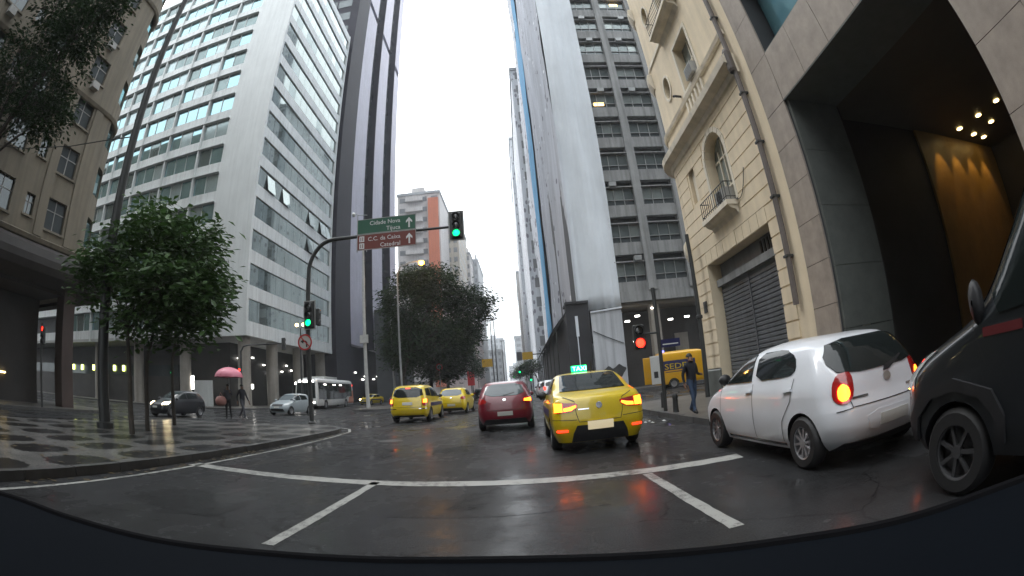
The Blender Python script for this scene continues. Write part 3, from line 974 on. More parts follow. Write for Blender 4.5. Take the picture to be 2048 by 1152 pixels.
# hoarding and protective scaffold at the foot
hd = thing('scaffold_shelter', 'black netted scaffold shelter over the pavement below the wrapped building', 'scaffold', (5, 55, 0))
bx('net_wall', 'scaf', hd, 4.3, 6.35, 41.4, 41.6, 0.14, 8.1)
bx('net_wall', 'scaf', hd, 4.28, 4.4, 41.61, 92, 0.14, 7.2)
MB().prism([(3.3, 6.4), (3.36, 6.35), (5.3, 8.6), (5.24, 8.66)], 'y', 44, 92).build('tilted_apron', 'scaf', hd)
MB().prism([(4.3, 8.1), (6.35, 8.1), (6.35, 8.3), (4.3, 8.3)], 'y', 41.2, 44).build('top_boards', 'scaf', hd)
for k in range(9):
    y = 44 + k * 6
    MB().tube([(3.5, y, 0.14), (3.5, y, 6.5)], .05, 6).build('scaffold_pole', 'dmetal', hd)
bx('torn_sheet', 'netw', hd, 5.05, 5.3, 41.3, 41.36, 5.2, 7.0)
bx('torn_sheet', 'netw', hd, 5.1, 5.18, 41.3, 41.36, 2.0, 5.2)
hb = MB()
for j in range(13):
    pass
ho = thing('hoarding', 'pale grey sheet hoarding with dark graffiti around the corner of the wrapped building', 'hoarding', (7.8, 41, 0))
bx('sheet_panel', 'net', ho, 6.42, 9.2, 41.0, 41.1, 0.14, 7.2)
bx('top_batten', 'netw', ho, 6.4, 9.25, 40.9, 40.99, 7.2, 7.34, (0, R(-4), 0))
MB().tube([(6.5, 40.94, 5.5), (7.6, 40.93, 4.9), (9.1, 40.94, 4.2)], .035, 6).build('cable', 'dmetal', ho)
gp = [(7.55 + .55 * math.cos(a) * (1 + .25 * math.sin(3 * a)), 1.75 + .5 * math.sin(a) * (1 + .2 * math.cos(4 * a))) for a in [i * math.pi / 10 for i in range(20)]]
MB().prism(gp, 'y', 40.985, 40.99).build('graffiti', 'dmetal', ho)
MB().prism([(q[0] + .95, q[1] + .1) for q in gp], 'y', 40.982, 40.987).build('graffiti', 'dmetal', ho)

# ================================================================ CREAM CORNER BUILDING
CX, CYA, CYB, CR = 7.0, 9.58, 17.0, 1.6
cb = thing('cream_corner_building', 'cream rendered corner building with grey roller shutter and arched window', 'building', (9, 13, 0))
ccx, ccy = CX + CR, CYB
def cpath(y0=CYA, n=10, y1=None):
    p = [(CX, y0, -1, 0), (CX, CYB, -1, 0)]
    for i in range(1, n + 1):
        a = math.pi - (math.pi / 2) * i / n
        p.append((ccx + CR * math.cos(a), ccy + CR * math.sin(a), math.cos(a), math.sin(a)))
    p.append((14, CYB + CR, 0, 1))
    return p
plan = [(x, y) for (x, y, _, _) in cpath()] + [(14, CYA)]
wl = MB().prism(plan, 'z', 0, 30).build('wall', 'cream', cb)
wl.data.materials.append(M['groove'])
def yz_arch(yc, hw, zb, zs, n=10):
    return [(yc - hw, zb), (yc + hw, zb)] + [(yc + hw * math.cos(a), zs + hw * math.sin(a)) for a in [math.pi * i / n for i in range(n + 1)]]
def ell(yc, zc, ry, rz, n=20):
    return [(yc + ry * math.cos(2 * math.pi * i / n), zc + rz * math.sin(2 * math.pi * i / n)) for i in range(n)]
ARCH = (13.3, .84, 6.1, 7.94)
cuts = [MB().prism([(10.95, -1), (15.75, -1), (15.75, 4.8), (10.95, 4.8)], 'x', 6, 7.75),
        MB().prism(yz_arch(*ARCH), 'x', 6, 7.42),
        MB().prism(yz_arch(15.62, .3, 7.2, 8.3), 'x', 6, 7.18)]
UW = []
for k in range(4):
    z = 11.06 + 3.9 * k
    UW.append((12.55, 14.1, z, z + 2.15 + (.5 if k else 0)))
    cuts.append(MB().prism([(12.55, z), (14.1, z), (14.1, UW[-1][3]), (12.55, UW[-1][3])], 'x', 6, 7.45))
    cuts.append(MB().prism(ell(15.75, 12.45 + 4.3 * k, .33, .52), 'x', 6, 7.3))
boolean(wl, cuts)
# rusticated courses (lower storeys)
def course(z0, z1, spans, mat='cream', prd=.035):
    for (a, b) in spans:
        if b <= CYB + .001:
            bx('stone_course', mat, cb, CX - prd, CX - .0005, a, b, z0, z1)
H = .46
zc = 1.12
i = 0
while zc < 9.2:
    z0, z1 = zc + .022, zc + H - .022
    sp = []
    segs = [(10.32, 16.98)]
    def cut(segs, a, b):
        out = []
        for (p, q) in segs:
            if b <= p or a >= q: out.append((p, q)); continue
            if a > p: out.append((p, a))
            if b < q: out.append((b, q))
        return out
    if z0 < 4.8: segs = cut(segs, 10.95, 15.75)
    elif z0 < 5.25: segs = cut(segs, 10.95, 15.75)
    zm = (z0 + z1) / 2
    if ARCH[2] - .3 < zm < ARCH[3]:
        segs = cut(segs, ARCH[0] - ARCH[1] - .16, ARCH[0] + ARCH[1] + .16)
    elif ARCH[3] <= zm < ARCH[3] + ARCH[1] + .2:
        hw = math.sqrt(max(0, (ARCH[1] + .2) ** 2 - (zm - .2 - ARCH[3]) ** 2)) + .05
        segs = cut(segs, ARCH[0] - hw, ARCH[0] + hw)
    if 7.0 < zm < 8.7: segs = cut(segs, 15.2, 16.05)
    course(z0, z1, segs)
    # around the rounded corner
    pth = [(CX, CYB, -1, 0)] + cpath()[2:-1]
    sweep(pth, [(0.0005, z0), (.035, z0), (.035, z1), (0.0005, z1)]).build('stone_course', 'cream', cb)
    zc += H; i += 1
# flat-arch stones over the door
for k in range(9):
    a = 10.97 + k * .532
    bx('keystone', 'cream', cb, CX - .03 - (.02 if k == 4 else 0), CX - .0005, a + .012, a + .52, 4.815, 5.27)
# arch surround stones
for k in range(9):
    a0, a1 = math.pi * k / 9 + .02, math.pi * (k + 1) / 9 - .02
    r0, r1 = ARCH[1] + .01, ARCH[1] + .19
    MB().prism([(ARCH[0] + r * math.cos(a), ARCH[3] + r * math.sin(a)) for (r, a) in ((r0, a0), (r1, a0), (r1, a1), (r0, a1))], 'x', CX - .05, CX - .0005).build('arch_stone', 'creamw', cb)
for s in (-1, 1):
    y = ARCH[0] + s * (ARCH[1] + .09)
    bx('arch_jamb', 'creamw', cb, CX - .045, CX - .0005, y - .075, y + .075, 6.1, 7.97)
for k in range(9):
    a0, a1 = math.pi * k / 9, math.pi * (k + 1) / 9
# plinth
pl = [(CX, 10.32, -1, 0), (CX, 10.94, -1, 0)]
sweep(pl, [(0.001, .14), (.07, .14), (.07, 1.05), (.0, 1.12)]).build('plinth', 'graniteD', cb)
sweep([(CX, 15.76, -1, 0)] + cpath()[1:-1], [(0.001, .14), (.07, .14), (.07, 1.05), (.0, 1.12)]).build('plinth', 'graniteD', cb)
# mouldings
cp = cpath(10.1)
sweep(cp, [(.0005, 9.2), (.1, 9.25), (.14, 9.42), (.42, 9.55), (.45, 9.78), (.3, 9.9), (.0005, 9.93)]).build('cornice', 'creamw', cb, 25)
sweep(cp, [(.0005, 10.72), (.1, 10.76), (.14, 10.9), (.0005, 10.95)]).build('string_course', 'creamw', cb)
sweep(cp, [(.0005, 14.4), (.06, 14.42), (.06, 14.6), (.0005, 14.62)]).build('string_course', 'creamw', cb)
# dentils under the upper window sill
for k in range(6):
    y = 12.5 + k * .33
    bx('dentil', 'creamw', cb, CX - .09, CX - .001, y, y + .13, 10.15, 10.7)
# roller shutter door
dr = bx('roller_shutter', 'shutter', cb, 7.42, 7.46, 10.95, 15.75, .14, 4.0)
n = 24
prof = [(0, 0), (-.035, .03), (-.035, .1), (0, .135)]
sm_ = MB().prism([(0, .004), (-.036, .03), (-.036, .105), (0, .131)], 'y', -2.36, 2.36).mesh('shutter_slat')
sm_.materials.append(M['shutter'])
zc = .16
while zc < 3.85:
    o = inst(sm_, 'shutter_slat', (7.42, 13.35, zc), dr)
    zc += .137
bx('shutter_post', 'shutter', dr, 7.36, 7.4, 13.42, 13.5, .14, 3.9)
bx('shutter_box', 'concrete', cb, 7.25, 7.6, 10.95, 15.75, 3.98, 4.22)
bx('transom_panel', 'shutter', cb, 7.5, 7.55, 10.95, 15.75, 4.221, 4.8)
for k in range(6):
    bx('vent_slot', 'black', cb, 7.47, 7.499, 11.3 + k * .22, 11.4 + k * .22, 4.3, 4.7)
# arched window: frame, panes, iron balcony with an air conditioner
MB().prism(yz_arch(ARCH[0], ARCH[1] + .02, 6.1, ARCH[3]), 'x', 7.38, 7.41).build('window_pane', 'greyglass2', cb)
for y in (13.27, 12.9, 13.66):
    bx('window_bar', 'creamw', cb, 7.32, 7.379, y - .03, y + .03, 6.1, 8.6 if y == 13.27 else 8.3)
for z in (6.9, 7.98):
    bx('window_bar', 'creamw', cb, 7.33, 7.378, 12.54, 14.06, z - .03, z + .03)
def balcony(y0, y1, z, out, hgt):
    b = bx('balcony_slab', 'creamw', cb, CX - out, CX - .001, y0, y1, z - .16, z)
    sweep([(CX, y0 + .05, -1, 0), (CX, y1 - .05, -1, 0)], [(.0, z - .161), (out - .06, z - .161), (out - .16, z - .26), (.12, z - .3), (0, z - .5)]).build('bracket', 'creamw', b)
    def rail(p, q, r): MB().tube([p, q], r, 6).build('railing_bar', 'dmetal', b)
    X0 = CX - out + .05
    for zz in (z + hgt, z + .12):
        rail((X0, y0 + .05, zz), (X0, y1 - .05, zz), .016); rail((X0, y0 + .05, zz), (CX, y0 + .05, zz), .016); rail((X0, y1 - .05, zz), (CX, y1 - .05, zz), .016)
    k = int((y1 - y0) / .16)
    for j in range(k + 1):
        y = y0 + .05 + (y1 - y0 - .1) * j / k
        rail((X0, y, z), (X0, y, z + hgt), .012)
    for xx in (CX - out * .5,):
        rail((xx, y0 + .05, z), (xx, y0 + .05, z + hgt), .012)
    return b
balcony(12.45, 14.65, 6.08, .42, .62)
balcony(12.3, 15.0, 14.62, .5, .85)
ac = bx('air_conditioner', 'lpole', cb, 6.7, 7.1, 12.75, 13.45, 6.12, 6.62)
MB().lathe([(.05, 0), (.2, 0), (.2, -.02), (.05, -.02)], 16, (6.695, 13.1, 6.37), 'x').build('fan_guard', 'dmetal', ac)
# upper windows with frames; one has a boxed air conditioner
for k, (a, b, z0, z1) in enumerate(UW):
    p = bx('window_pane', 'greyglass2', cb, 7.36, 7.39, a, b, z0, z1)
    bx('window_bar', 'creamw', p, 7.3, 7.359, (a + b) / 2 - .04, (a + b) / 2 + .04, z0, z1)
    bx('window_bar', 'creamw', p, 7.31, 7.358, a, b, (z0 + z1) / 2 + .1, (z0 + z1) / 2 + .17)
    for (q, r) in ((a - .14, a - .002), (b + .002, b + .14)):
        bx('window_surround', 'creamw', cb, CX - .05, CX - .001, q, r, z0 - .1, z1 + .14)
    bx('window_surround', 'creamw', cb, CX - .055, CX - .001, a - .001, b + .001, z1 + .002, z1 + .14)
    bx('window_sill', 'creamw', cb, CX - .12, CX + .3, a - .2, b + .2, z0 - .12, z0 - .003)
ac = bx('air_conditioner', 'lpole', cb, 6.75, 7.3, 12.62, 13.3, 11.08, 11.55)
for k in range(5): bx('grille', 'metal', ac, 6.735, 6.749, 12.66, 13.26, 11.13 + k * .08, 11.16 + k * .08)
for k in range(4):
    zc = 12.45 + 4.3 * k
    MB().prism(ell(15.75, zc, .34, .53), 'x', 7.22, 7.25).build('oval_pane', 'greyglass2', cb)
    ring = MB(); e1, e2 = ell(15.75, zc, .34, .53, 28), ell(15.75, zc, .44, .63, 28)
    for i in range(28):
        j = (i + 1) % 28
        for (xa) in (CX - .05,):
            ring.quad((xa, *e1[i]), (xa, *e1[j]), (xa, *e2[j]), (xa, *e2[i]))
        ring.quad((CX - .05, *e2[i]), (CX - .05, *e2[j]), (CX, *e2[j]), (CX, *e2[i]))
        ring.quad((CX - .05, *e1[i]), (CX - .05, *e1[j]), (CX + .2, *e1[j]), (CX + .2, *e1[i]))
    ring.build('oval_surround', 'creamw', cb)
MB().prism(yz_arch(15.62, .22, 7.25, 8.3), 'x', 7.12, 7.16).build('niche_panel', 'creamw', cb)
# curved balconies / bays on the rounded corner
for z in (5.3, 13.4, 17.8):
    pth = [(ccx + CR * math.cos(a), ccy + CR * math.sin(a), math.cos(a), math.sin(a)) for a in [R(175 - 9 * k) for k in range(9)]]
    sweep(pth, [(.001, z), (.06, z + .03), (.2, z + .3), (.24, z + .5), (.24, z + .75), (.18, z + .85), (.001, z + .85)]).build('corner_balcony', 'creamw', cb, 30)
# drainpipe
dp = MB().tube([(6.87, 10.15, 2.4), (6.87, 10.15, 30)], .085, 8).build('drainpipe', 'pipe', cb, 40)
MB().lathe([(.1, 9.2), (.14, 9.3), (.14, 9.95), (.1, 10.05)], 10, (6.8, 10.15, 0)).build('rain_head', 'pipe', dp)
for z in (3.6, 5.2, 6.8, 8.4, 11.4, 13):
    bx('pipe_clip', 'dmetal', dp, 6.77, 7.0, 10.06, 10.24, z, z + .06)
# plaque, camera, cable
bx('plaque', 'dmetal', cb, 6.94, 6.964, 16.3, 16.62, 3.2, 3.62)
MB().tube([(6.99, 14.67, 11.3), (6.75, 14.67, 11.32), (6.7, 14.75, 11.36)], .05, 8).build('security_camera', 'black', cb)
pts = [(6.93, 12.5 - 1.0 * t, 6.15 - .25 * math.sin(math.pi * t) + .55 * t * t) for t in [i / 12 for i in range(13)]]
MB().tube(pts, .014, 5).build('loose_cable', 'dmetal', cb)

# ================================================================ GRANITE BUILDING WITH THE DARK PORTAL
gr = thing('granite_office_building', 'granite clad office building with deep dark portal beside the van', 'building', (12, 0, 0))
bx('core', 'core', gr, 7.7, 40, -90, 2.6, .1, 62)  # extended unseen behind the camera to keep sky light off the street
bx('core', 'core', gr, 7.7, 40, 2.7, 9.5, 9.0, 62)
bx('side_wall', 'cream', gr, 7.05, 7.7, 9.44, 9.57, .1, 45)
def panels(y0, y1, z0, z1, ny, nz, mat='granite', name='granite_panel'):
    w, h = (y1 - y0) / ny, (z1 - z0) / nz
    for i in range(ny):
        for j in range(nz):
            bx(name, mat, gr, 6.97 + random.uniform(0, .004), 7.05, y0 + w * i + .007, y0 + w * (i + 1) - .007, z0 + h * j + .007, z0 + h * (j + 1) - .007)
bx('backing', 'core', gr, 7.02, 7.7, 8.56, 9.43, .1, 45)
panels(8.555, 9.55, .14, 7.2, 1, 7)
panels(8.555, 9.55, 7.2, 28.2, 1, 14)
bx('backing', 'core', gr, 7.02, 7.7, -30, 8.55, 7.26, 8.7)
panels(-1.3, 8.55, 7.22, 8.72, 8, 1)
bx('lintel_soffit', 'graniteD', gr, 6.98, 8.8, 2.7, 8.55, 7.19, 7.255)
bx('window_sill', 'graniteD', gr, 6.99, 7.6, -6, 8.55, 8.721, 8.75)
# recessed teal glazing above
for k in range(5):
    z = 8.76 + k * 4.1
    for j in range(7):
        y = 8.5 - 2.05 * (j + 1)
        o = bx('window_pane', 'teal', gr, 7.55, 7.58, y + .04, y + 2.0, z + .02, z + 2.7)
        bx('mullion', 'dmetal', o, 7.45, 7.6, y - .04, y + .04, z, z + 2.7)
    for j in range(7):
        y = 8.55 - 2.05 * (j + 1)
        bx('granite_panel', 'granite', gr, 6.99, 7.6, y + .007, y + 2.04, z + 2.71, z + 4.09)
panels(-1.3, 2.7, .14, 7.2, 3, 6)
bx('backing', 'core', gr, 7.06, 7.7, -90, 2.69, .1, 7.2)
panels(-9, -1.3, .14, 8.72, 5, 7)
# reveal of the portal: left return in two rows of slabs, then the dark hall
for j in range(5):
    bx('reveal_panel', 'graniteD', gr, 7.06, 8.75, 8.47, 8.553, .14 + j * 1.41 + .006, .14 + (j + 1) * 1.41 - .006)
bx('reveal_wall', 'graniteD', gr, 7.06, 8.75, 2.61, 2.69, .14, 7.19)
bx('hall_wall', 'lobby', gr, 8.8, 24, 9.3, 9.43, .12, 7.6)
bx('hall_wall', 'lobby', gr, 8.76, 8.9, 8.56, 9.29, .12, 7.19)
bx('hall_ceiling', 'brownceil', gr, 8.81, 24, 2.7, 9.3, 7.3, 7.5)
bx('gold_panel', 'warmwall', gr, 13.2, 19.3, 9.2, 9.295, .15, 7.28)
bx('hall_back', 'lobby', gr, 19.4, 19.6, 2.65, 9.29, .12, 7.29)
bx('hall_wall', 'lobby', gr, 7.9, 24, 2.6, 2.66, .12, 7.3)
for (x, y) in [(15.5, 6.3), (15.55, 7.4), (16.8, 7.5), (15.5, 8.5), (16.8, 8.6), (17.7, 8.6)]:
    MB().lathe([(.0, 7.29), (.12, 7.29), (.13, 7.27), (.0, 7.27)], 12, (x, y, 0)).build('downlight', 'e_warm', gr)
for (x, y) in [(14.2, 8.7), (15.4, 8.7), (16.6, 8.7), (17.8, 8.7)]:
    ld = bpy.data.lights.new('hall_spot', 'SPOT'); ld.energy = 50; ld.color = (1, .6, .2); ld.spot_size = R(50); ld.shadow_soft_size = .1
    lo = bpy.data.objects.new('hall_spot', ld); COL.objects.link(lo); lo.location = (x, y, 7.1); lo.rotation_euler = (R(14), 0, 0)
struct(MB().box(7.02, 24, 2.67, 9.29, .05, .145).build('hall_floor', 'graniteD'))

# ================================================================ BEIGE CORNER BUILDING (left)
BX, BYB, BR = -24.0, 15.8, 2.5
bb = thing('beige_corner_building', 'old beige apartment building with rounded corner and dark canopy', 'building', (-28, 8, 0))
def bpath(out=0, y0=-70, n=10):
    p = [(BX, y0, 1, 0), (BX, BYB, 1, 0)]
    for i in range(1, n + 1):
        a = (math.pi / 2) * i / n
        p.append((BX - BR + BR * math.cos(a), BYB + BR * math.sin(a), math.cos(a), math.sin(a)))
    p.append((-95, BYB + BR, 0, 1))
    return p
pln = [(x, y) for (x, y, _, _) in bpath()] + [(-95, -70)]
bw = MB().prism(pln, 'z', 6.5, 50).build('wall', 'beige', bb)
cuts, wins = [], []
FH = 3.24
for k in range(9):
    z = 11.0 + FH * k - 2.0
    for (yc, w, h, zo) in [(13.9, 1.55, 1.75, .2), (11.7, .7, 1.15, .5), (9.5, 1.55, 1.75, .2), (7.3, .7, 1.15, .5), (5.0, 1.55, 1.75, .2), (2.5, 1.55, 1.75, .2), (0, 1.55, 1.75, .2)]:
        wins.append((yc, w, z + zo, h))
        cuts.append(MB().box(-24.3, -23, yc - w / 2, yc + w / 2, z + zo, z + zo + h))
    a = R(38)
    c = MB().box(-.3, 1, -.75, .75, z + .2, z + 2.0)
    ca, sa = math.cos(a), math.sin(a)
    c.v = [(BX - BR + (BR + x) * ca - y * sa, BYB + (BR + x) * sa + y * ca, zz) for (x, y, zz) in c.v]
    cuts.append(c)
boolean(bw, cuts)
rnd = random.Random(5)
for (yc, w, z, h) in wins:
    p = bx('window_pane', 'gdark', bb, -24.27, -24.24, yc - w / 2, yc + w / 2, z, z + h)
    bx('window_bar', 'lpole', p, -24.239, -24.2, yc - .03, yc + .03, z, z + h)
    bx('window_bar', 'lpole', p, -24.238, -24.205, yc - w / 2, yc + w / 2, z + h * .62, z + h * .62 + .05)
    bx('window_sill', 'beige', bb, -24.2, -23.88, yc - w / 2 - .1, yc + w / 2 + .1, z - .12, z - .002)
    if rnd.random() < .3:
        o = bx('air_conditioner', 'lpole', bb, -23.99, -23.6, yc - .35, yc + .3, z - .7, z - .25)
for k in range(9):
    z = 11.0 + FH * k - 2.0
    a = R(38); ca, sa = math.cos(a), math.sin(a)
    o = MB().box(-.27, -.24, -.75, .75, z + .2, z + 2.0)
    o.v = [(BX - BR + (BR + x) * ca - y * sa, BYB + (BR + x) * sa + y * ca, zz) for (x, y, zz) in o.v]
    o.build('window_pane', 'glass', bb)
bp_ = bpath()
for z in (8.3, 17.3, 27.0):
    sweep(bp_, [(.0005, z), (.12, z + .04), (.22, z + .25), (.0005, z + .35)]).build('string_course', 'beige', bb)
for y in (15.2, 12.7):
    bx('pilaster', 'beige', bb, BX - .01, BX + .12, y - .35, y + .35, 8.66, 17.29)
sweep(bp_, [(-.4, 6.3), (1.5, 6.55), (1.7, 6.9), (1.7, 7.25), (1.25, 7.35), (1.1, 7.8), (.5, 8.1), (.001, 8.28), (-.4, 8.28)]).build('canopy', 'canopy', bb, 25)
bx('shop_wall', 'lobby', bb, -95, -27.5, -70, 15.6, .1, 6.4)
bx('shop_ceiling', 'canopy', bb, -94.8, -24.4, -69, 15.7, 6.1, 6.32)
for y in (16.0, 9.6, 3.2, -3):
    bx('pillar', 'pillar', bb, -24.9, -24.0, y - .45, y + .45, .13, 6.45)
for (y, z, m) in [(4.5, 2.2, 'e_warm'), (6.2, 2.6, 'e_white'), (9.3, 1.9, 'e_warm'), (10.9, 2.9, 'e_white'), (12.4, 1.6, 'e_warm')]:
    bx('shop_lamp', m, bb, -27.49, -27.4, y, y + .5, z, z + .08)
# beige building is stretched on, unseen behind the camera, to block sky light
# ================================================================ VEHICLES
def pchip(pts, x):
    if x <= pts[0][0]: return pts[0][1]
    if x >= pts[-1][0]: return pts[-1][1]
    n = len(pts)
    h = [pts[i + 1][0] - pts[i][0] for i in range(n - 1)]
    d = [(pts[i + 1][1] - pts[i][1]) / h[i] for i in range(n - 1)]
    m = [d[0]] + [0 if d[i - 1] * d[i] <= 0 else 2 * d[i - 1] * d[i] / (d[i - 1] + d[i]) for i in range(1, n - 1)] + [d[-1]]
    for i in range(n - 1):
        if x <= pts[i + 1][0]:
            t = (x - pts[i][0]) / h[i]
            return ((1 + 2 * t) * (1 - t) ** 2 * pts[i][1] + t * (1 - t) ** 2 * h[i] * m[i] + t * t * (3 - 2 * t) * pts[i + 1][1] + t * t * (t - 1) * h[i] * m[i + 1])

def paint(name, col, rough=.3):
    m = pmat(name, col, rough, var=.06, scale=2.0, coat=.7, crough=.05, bump=.04, bscale=45)
    M[name] = m
    return name
paint('taxi_yellow', (.66, .48, .008)); paint('car_red', (.17, .004, .016)); paint('car_white', (.74, .76, .8)); paint('car_silver', (.3, .34, .36))
paint('car_dark', (.018, .02, .024)); paint('van_dark', (.012, .014, .017)); paint('sedex_yellow', (.68, .36, .006)); paint('bus_white', (.55, .56, .55)); paint('bus_orange', (.55, .1, .02))
M['navy'] = pmat('navy_stripe', (.012, .016, .09), .4, var=0)

SPEC = {
 'sedan': dict(rear=[(.2, -1.98), (.35, -2.06), (.55, -2.1), (.75, -2.08), (.92, -2.03), (1.0, -1.95), (1.04, -1.75), (1.08, -1.48), (1.2, -1.2), (1.34, -.86), (1.42, -.6), (1.455, -.2)],
   front=[(.2, 2.0), (.4, 2.1), (.6, 2.08), (.75, 1.98), (.85, 1.75), (.95, 1.2), (1.0, .98), (1.2, .62), (1.38, .25), (1.44, .05), (1.455, -.15)],
   width=[(.2, .74), (.35, .8), (.6, .83), (.85, .82), (.95, .79), (1.05, .765), (1.2, .715), (1.34, .65), (1.4, .59), (1.435, .49), (1.455, .2)],
   n=[(.2, 6), (.9, 6.5), (1.08, 5), (1.45, 4)], ax=(1.27, -1.2), wr=.295, rc=(.15, .3), taper=.035),
 'hatch': dict(rear=[(.2, -1.8), (.4, -1.92), (.6, -1.95), (.8, -1.93), (.95, -1.88), (1.1, -1.78), (1.3, -1.6), (1.4, -1.5), (1.45, -1.25), (1.485, -.5)],
   front=[(.2, 1.85), (.45, 1.95), (.65, 1.9), (.8, 1.68), (.9, 1.3), (.98, 1.02), (1.2, .65), (1.36, .35), (1.44, .1), (1.485, -.3)],
   width=[(.2, .74), (.35, .81), (.6, .84), (.85, .83), (.98, .795), (1.2, .725), (1.35, .655), (1.43, .58), (1.465, .47), (1.485, .15)],
   n=[(.2, 5.5), (.9, 6), (1.1, 5), (1.48, 4)], ax=(1.28, -1.22), wr=.3),
 'bubble': dict(rear=[(.2, -1.7), (.32, -1.83), (.5, -1.9), (.66, -1.88), (.76, -1.83), (1.0, -1.77), (1.2, -1.66), (1.36, -1.53), (1.45, -1.36), (1.5, -1.05), (1.53, -.4)],
   front=[(.2, 1.8), (.45, 1.92), (.65, 1.9), (.82, 1.72), (.95, 1.4), (1.03, 1.2), (1.22, .88), (1.38, .54), (1.47, .2), (1.53, -.2)],
   width=[(.2, .74), (.35, .8), (.6, .83), (.85, .825), (1.0, .79), (1.2, .725), (1.36, .655), (1.45, .575), (1.51, .42), (1.53, .12)],
   n=[(.2, 5), (.7, 5.2), (.9, 5), (1.1, 4.4), (1.5, 3.4)], ax=(1.2, -1.2), wr=.3, rc=(.27, .3), bow=(.12, .14), taper=.06),
 'mpv': dict(rear=[(.25, -2.02), (.42, -2.15), (.6, -2.18), (.75, -2.15), (.95, -2.1), (1.2, -2.0), (1.45, -1.86), (1.56, -1.7), (1.62, -1.4), (1.66, -.5)],
   front=[(.25, 2.05), (.5, 2.18), (.75, 2.1), (.95, 1.7), (1.08, 1.25), (1.3, .85), (1.5, .45), (1.6, .15), (1.66, -.25)],
   width=[(.25, .78), (.4, .85), (.65, .87), (.95, .855), (1.08, .83), (1.3, .785), (1.48, .725), (1.58, .65), (1.635, .5), (1.66, .15)],
   n=[(.25, 6), (.95, 7), (1.2, 6), (1.66, 4)], ax=(1.32, -1.3), wr=.32),
 'van': dict(rear=[(.32, -2.72), (.5, -2.76), (1.2, -2.75), (2.2, -2.68), (2.42, -2.58), (2.5, -2.2)],
   front=[(.32, 2.62), (.55, 2.75), (.85, 2.72), (1.02, 2.52), (1.15, 2.2), (1.26, 1.92), (1.7, 1.46), (2.1, 1.05), (2.32, .72), (2.44, .35), (2.5, -.3)],
   width=[(.32, .93), (.5, .98), (1.1, .99), (1.4, .975), (2.0, .91), (2.3, .84), (2.43, .7), (2.485, .45), (2.5, .1)],
   n=[(.32, 12), (2.5, 8)], ax=(1.95, -1.85), wr=.33, rc=(.12, .3), bow=(.02, .14), taper=.02),
 'bus': dict(rear=[(.35, -5.95), (.6, -6.0), (1.5, -6.0), (2.8, -5.9), (3.05, -5.7), (3.15, -5)],
   front=[(.35, 5.95), (.6, 6.02), (1.2, 6.0), (2.6, 5.8), (2.95, 5.6), (3.15, 5)],
   width=[(.35, 1.22), (.6, 1.25), (1.5, 1.25), (2.6, 1.2), (2.95, 1.1), (3.08, .9), (3.15, .3)],
   n=[(.35, 20), (2.6, 20), (3.15, 10)], ax=(3.6, -3.0), wr=.46, rc=(.12, .25), bow=(.03, .1), taper=.01),
}

def chaikin(poly, it=2):
    for _ in range(it):
        out = []
        for i in range(len(poly)):
            a, b = poly[i], poly[(i + 1) % len(poly)]
            out += [(a[0] * .8 + b[0] * .2, a[1] * .8 + b[1] * .2), (a[0] * .2 + b[0] * .8, a[1] * .2 + b[1] * .8)]
        poly = out
    return poly

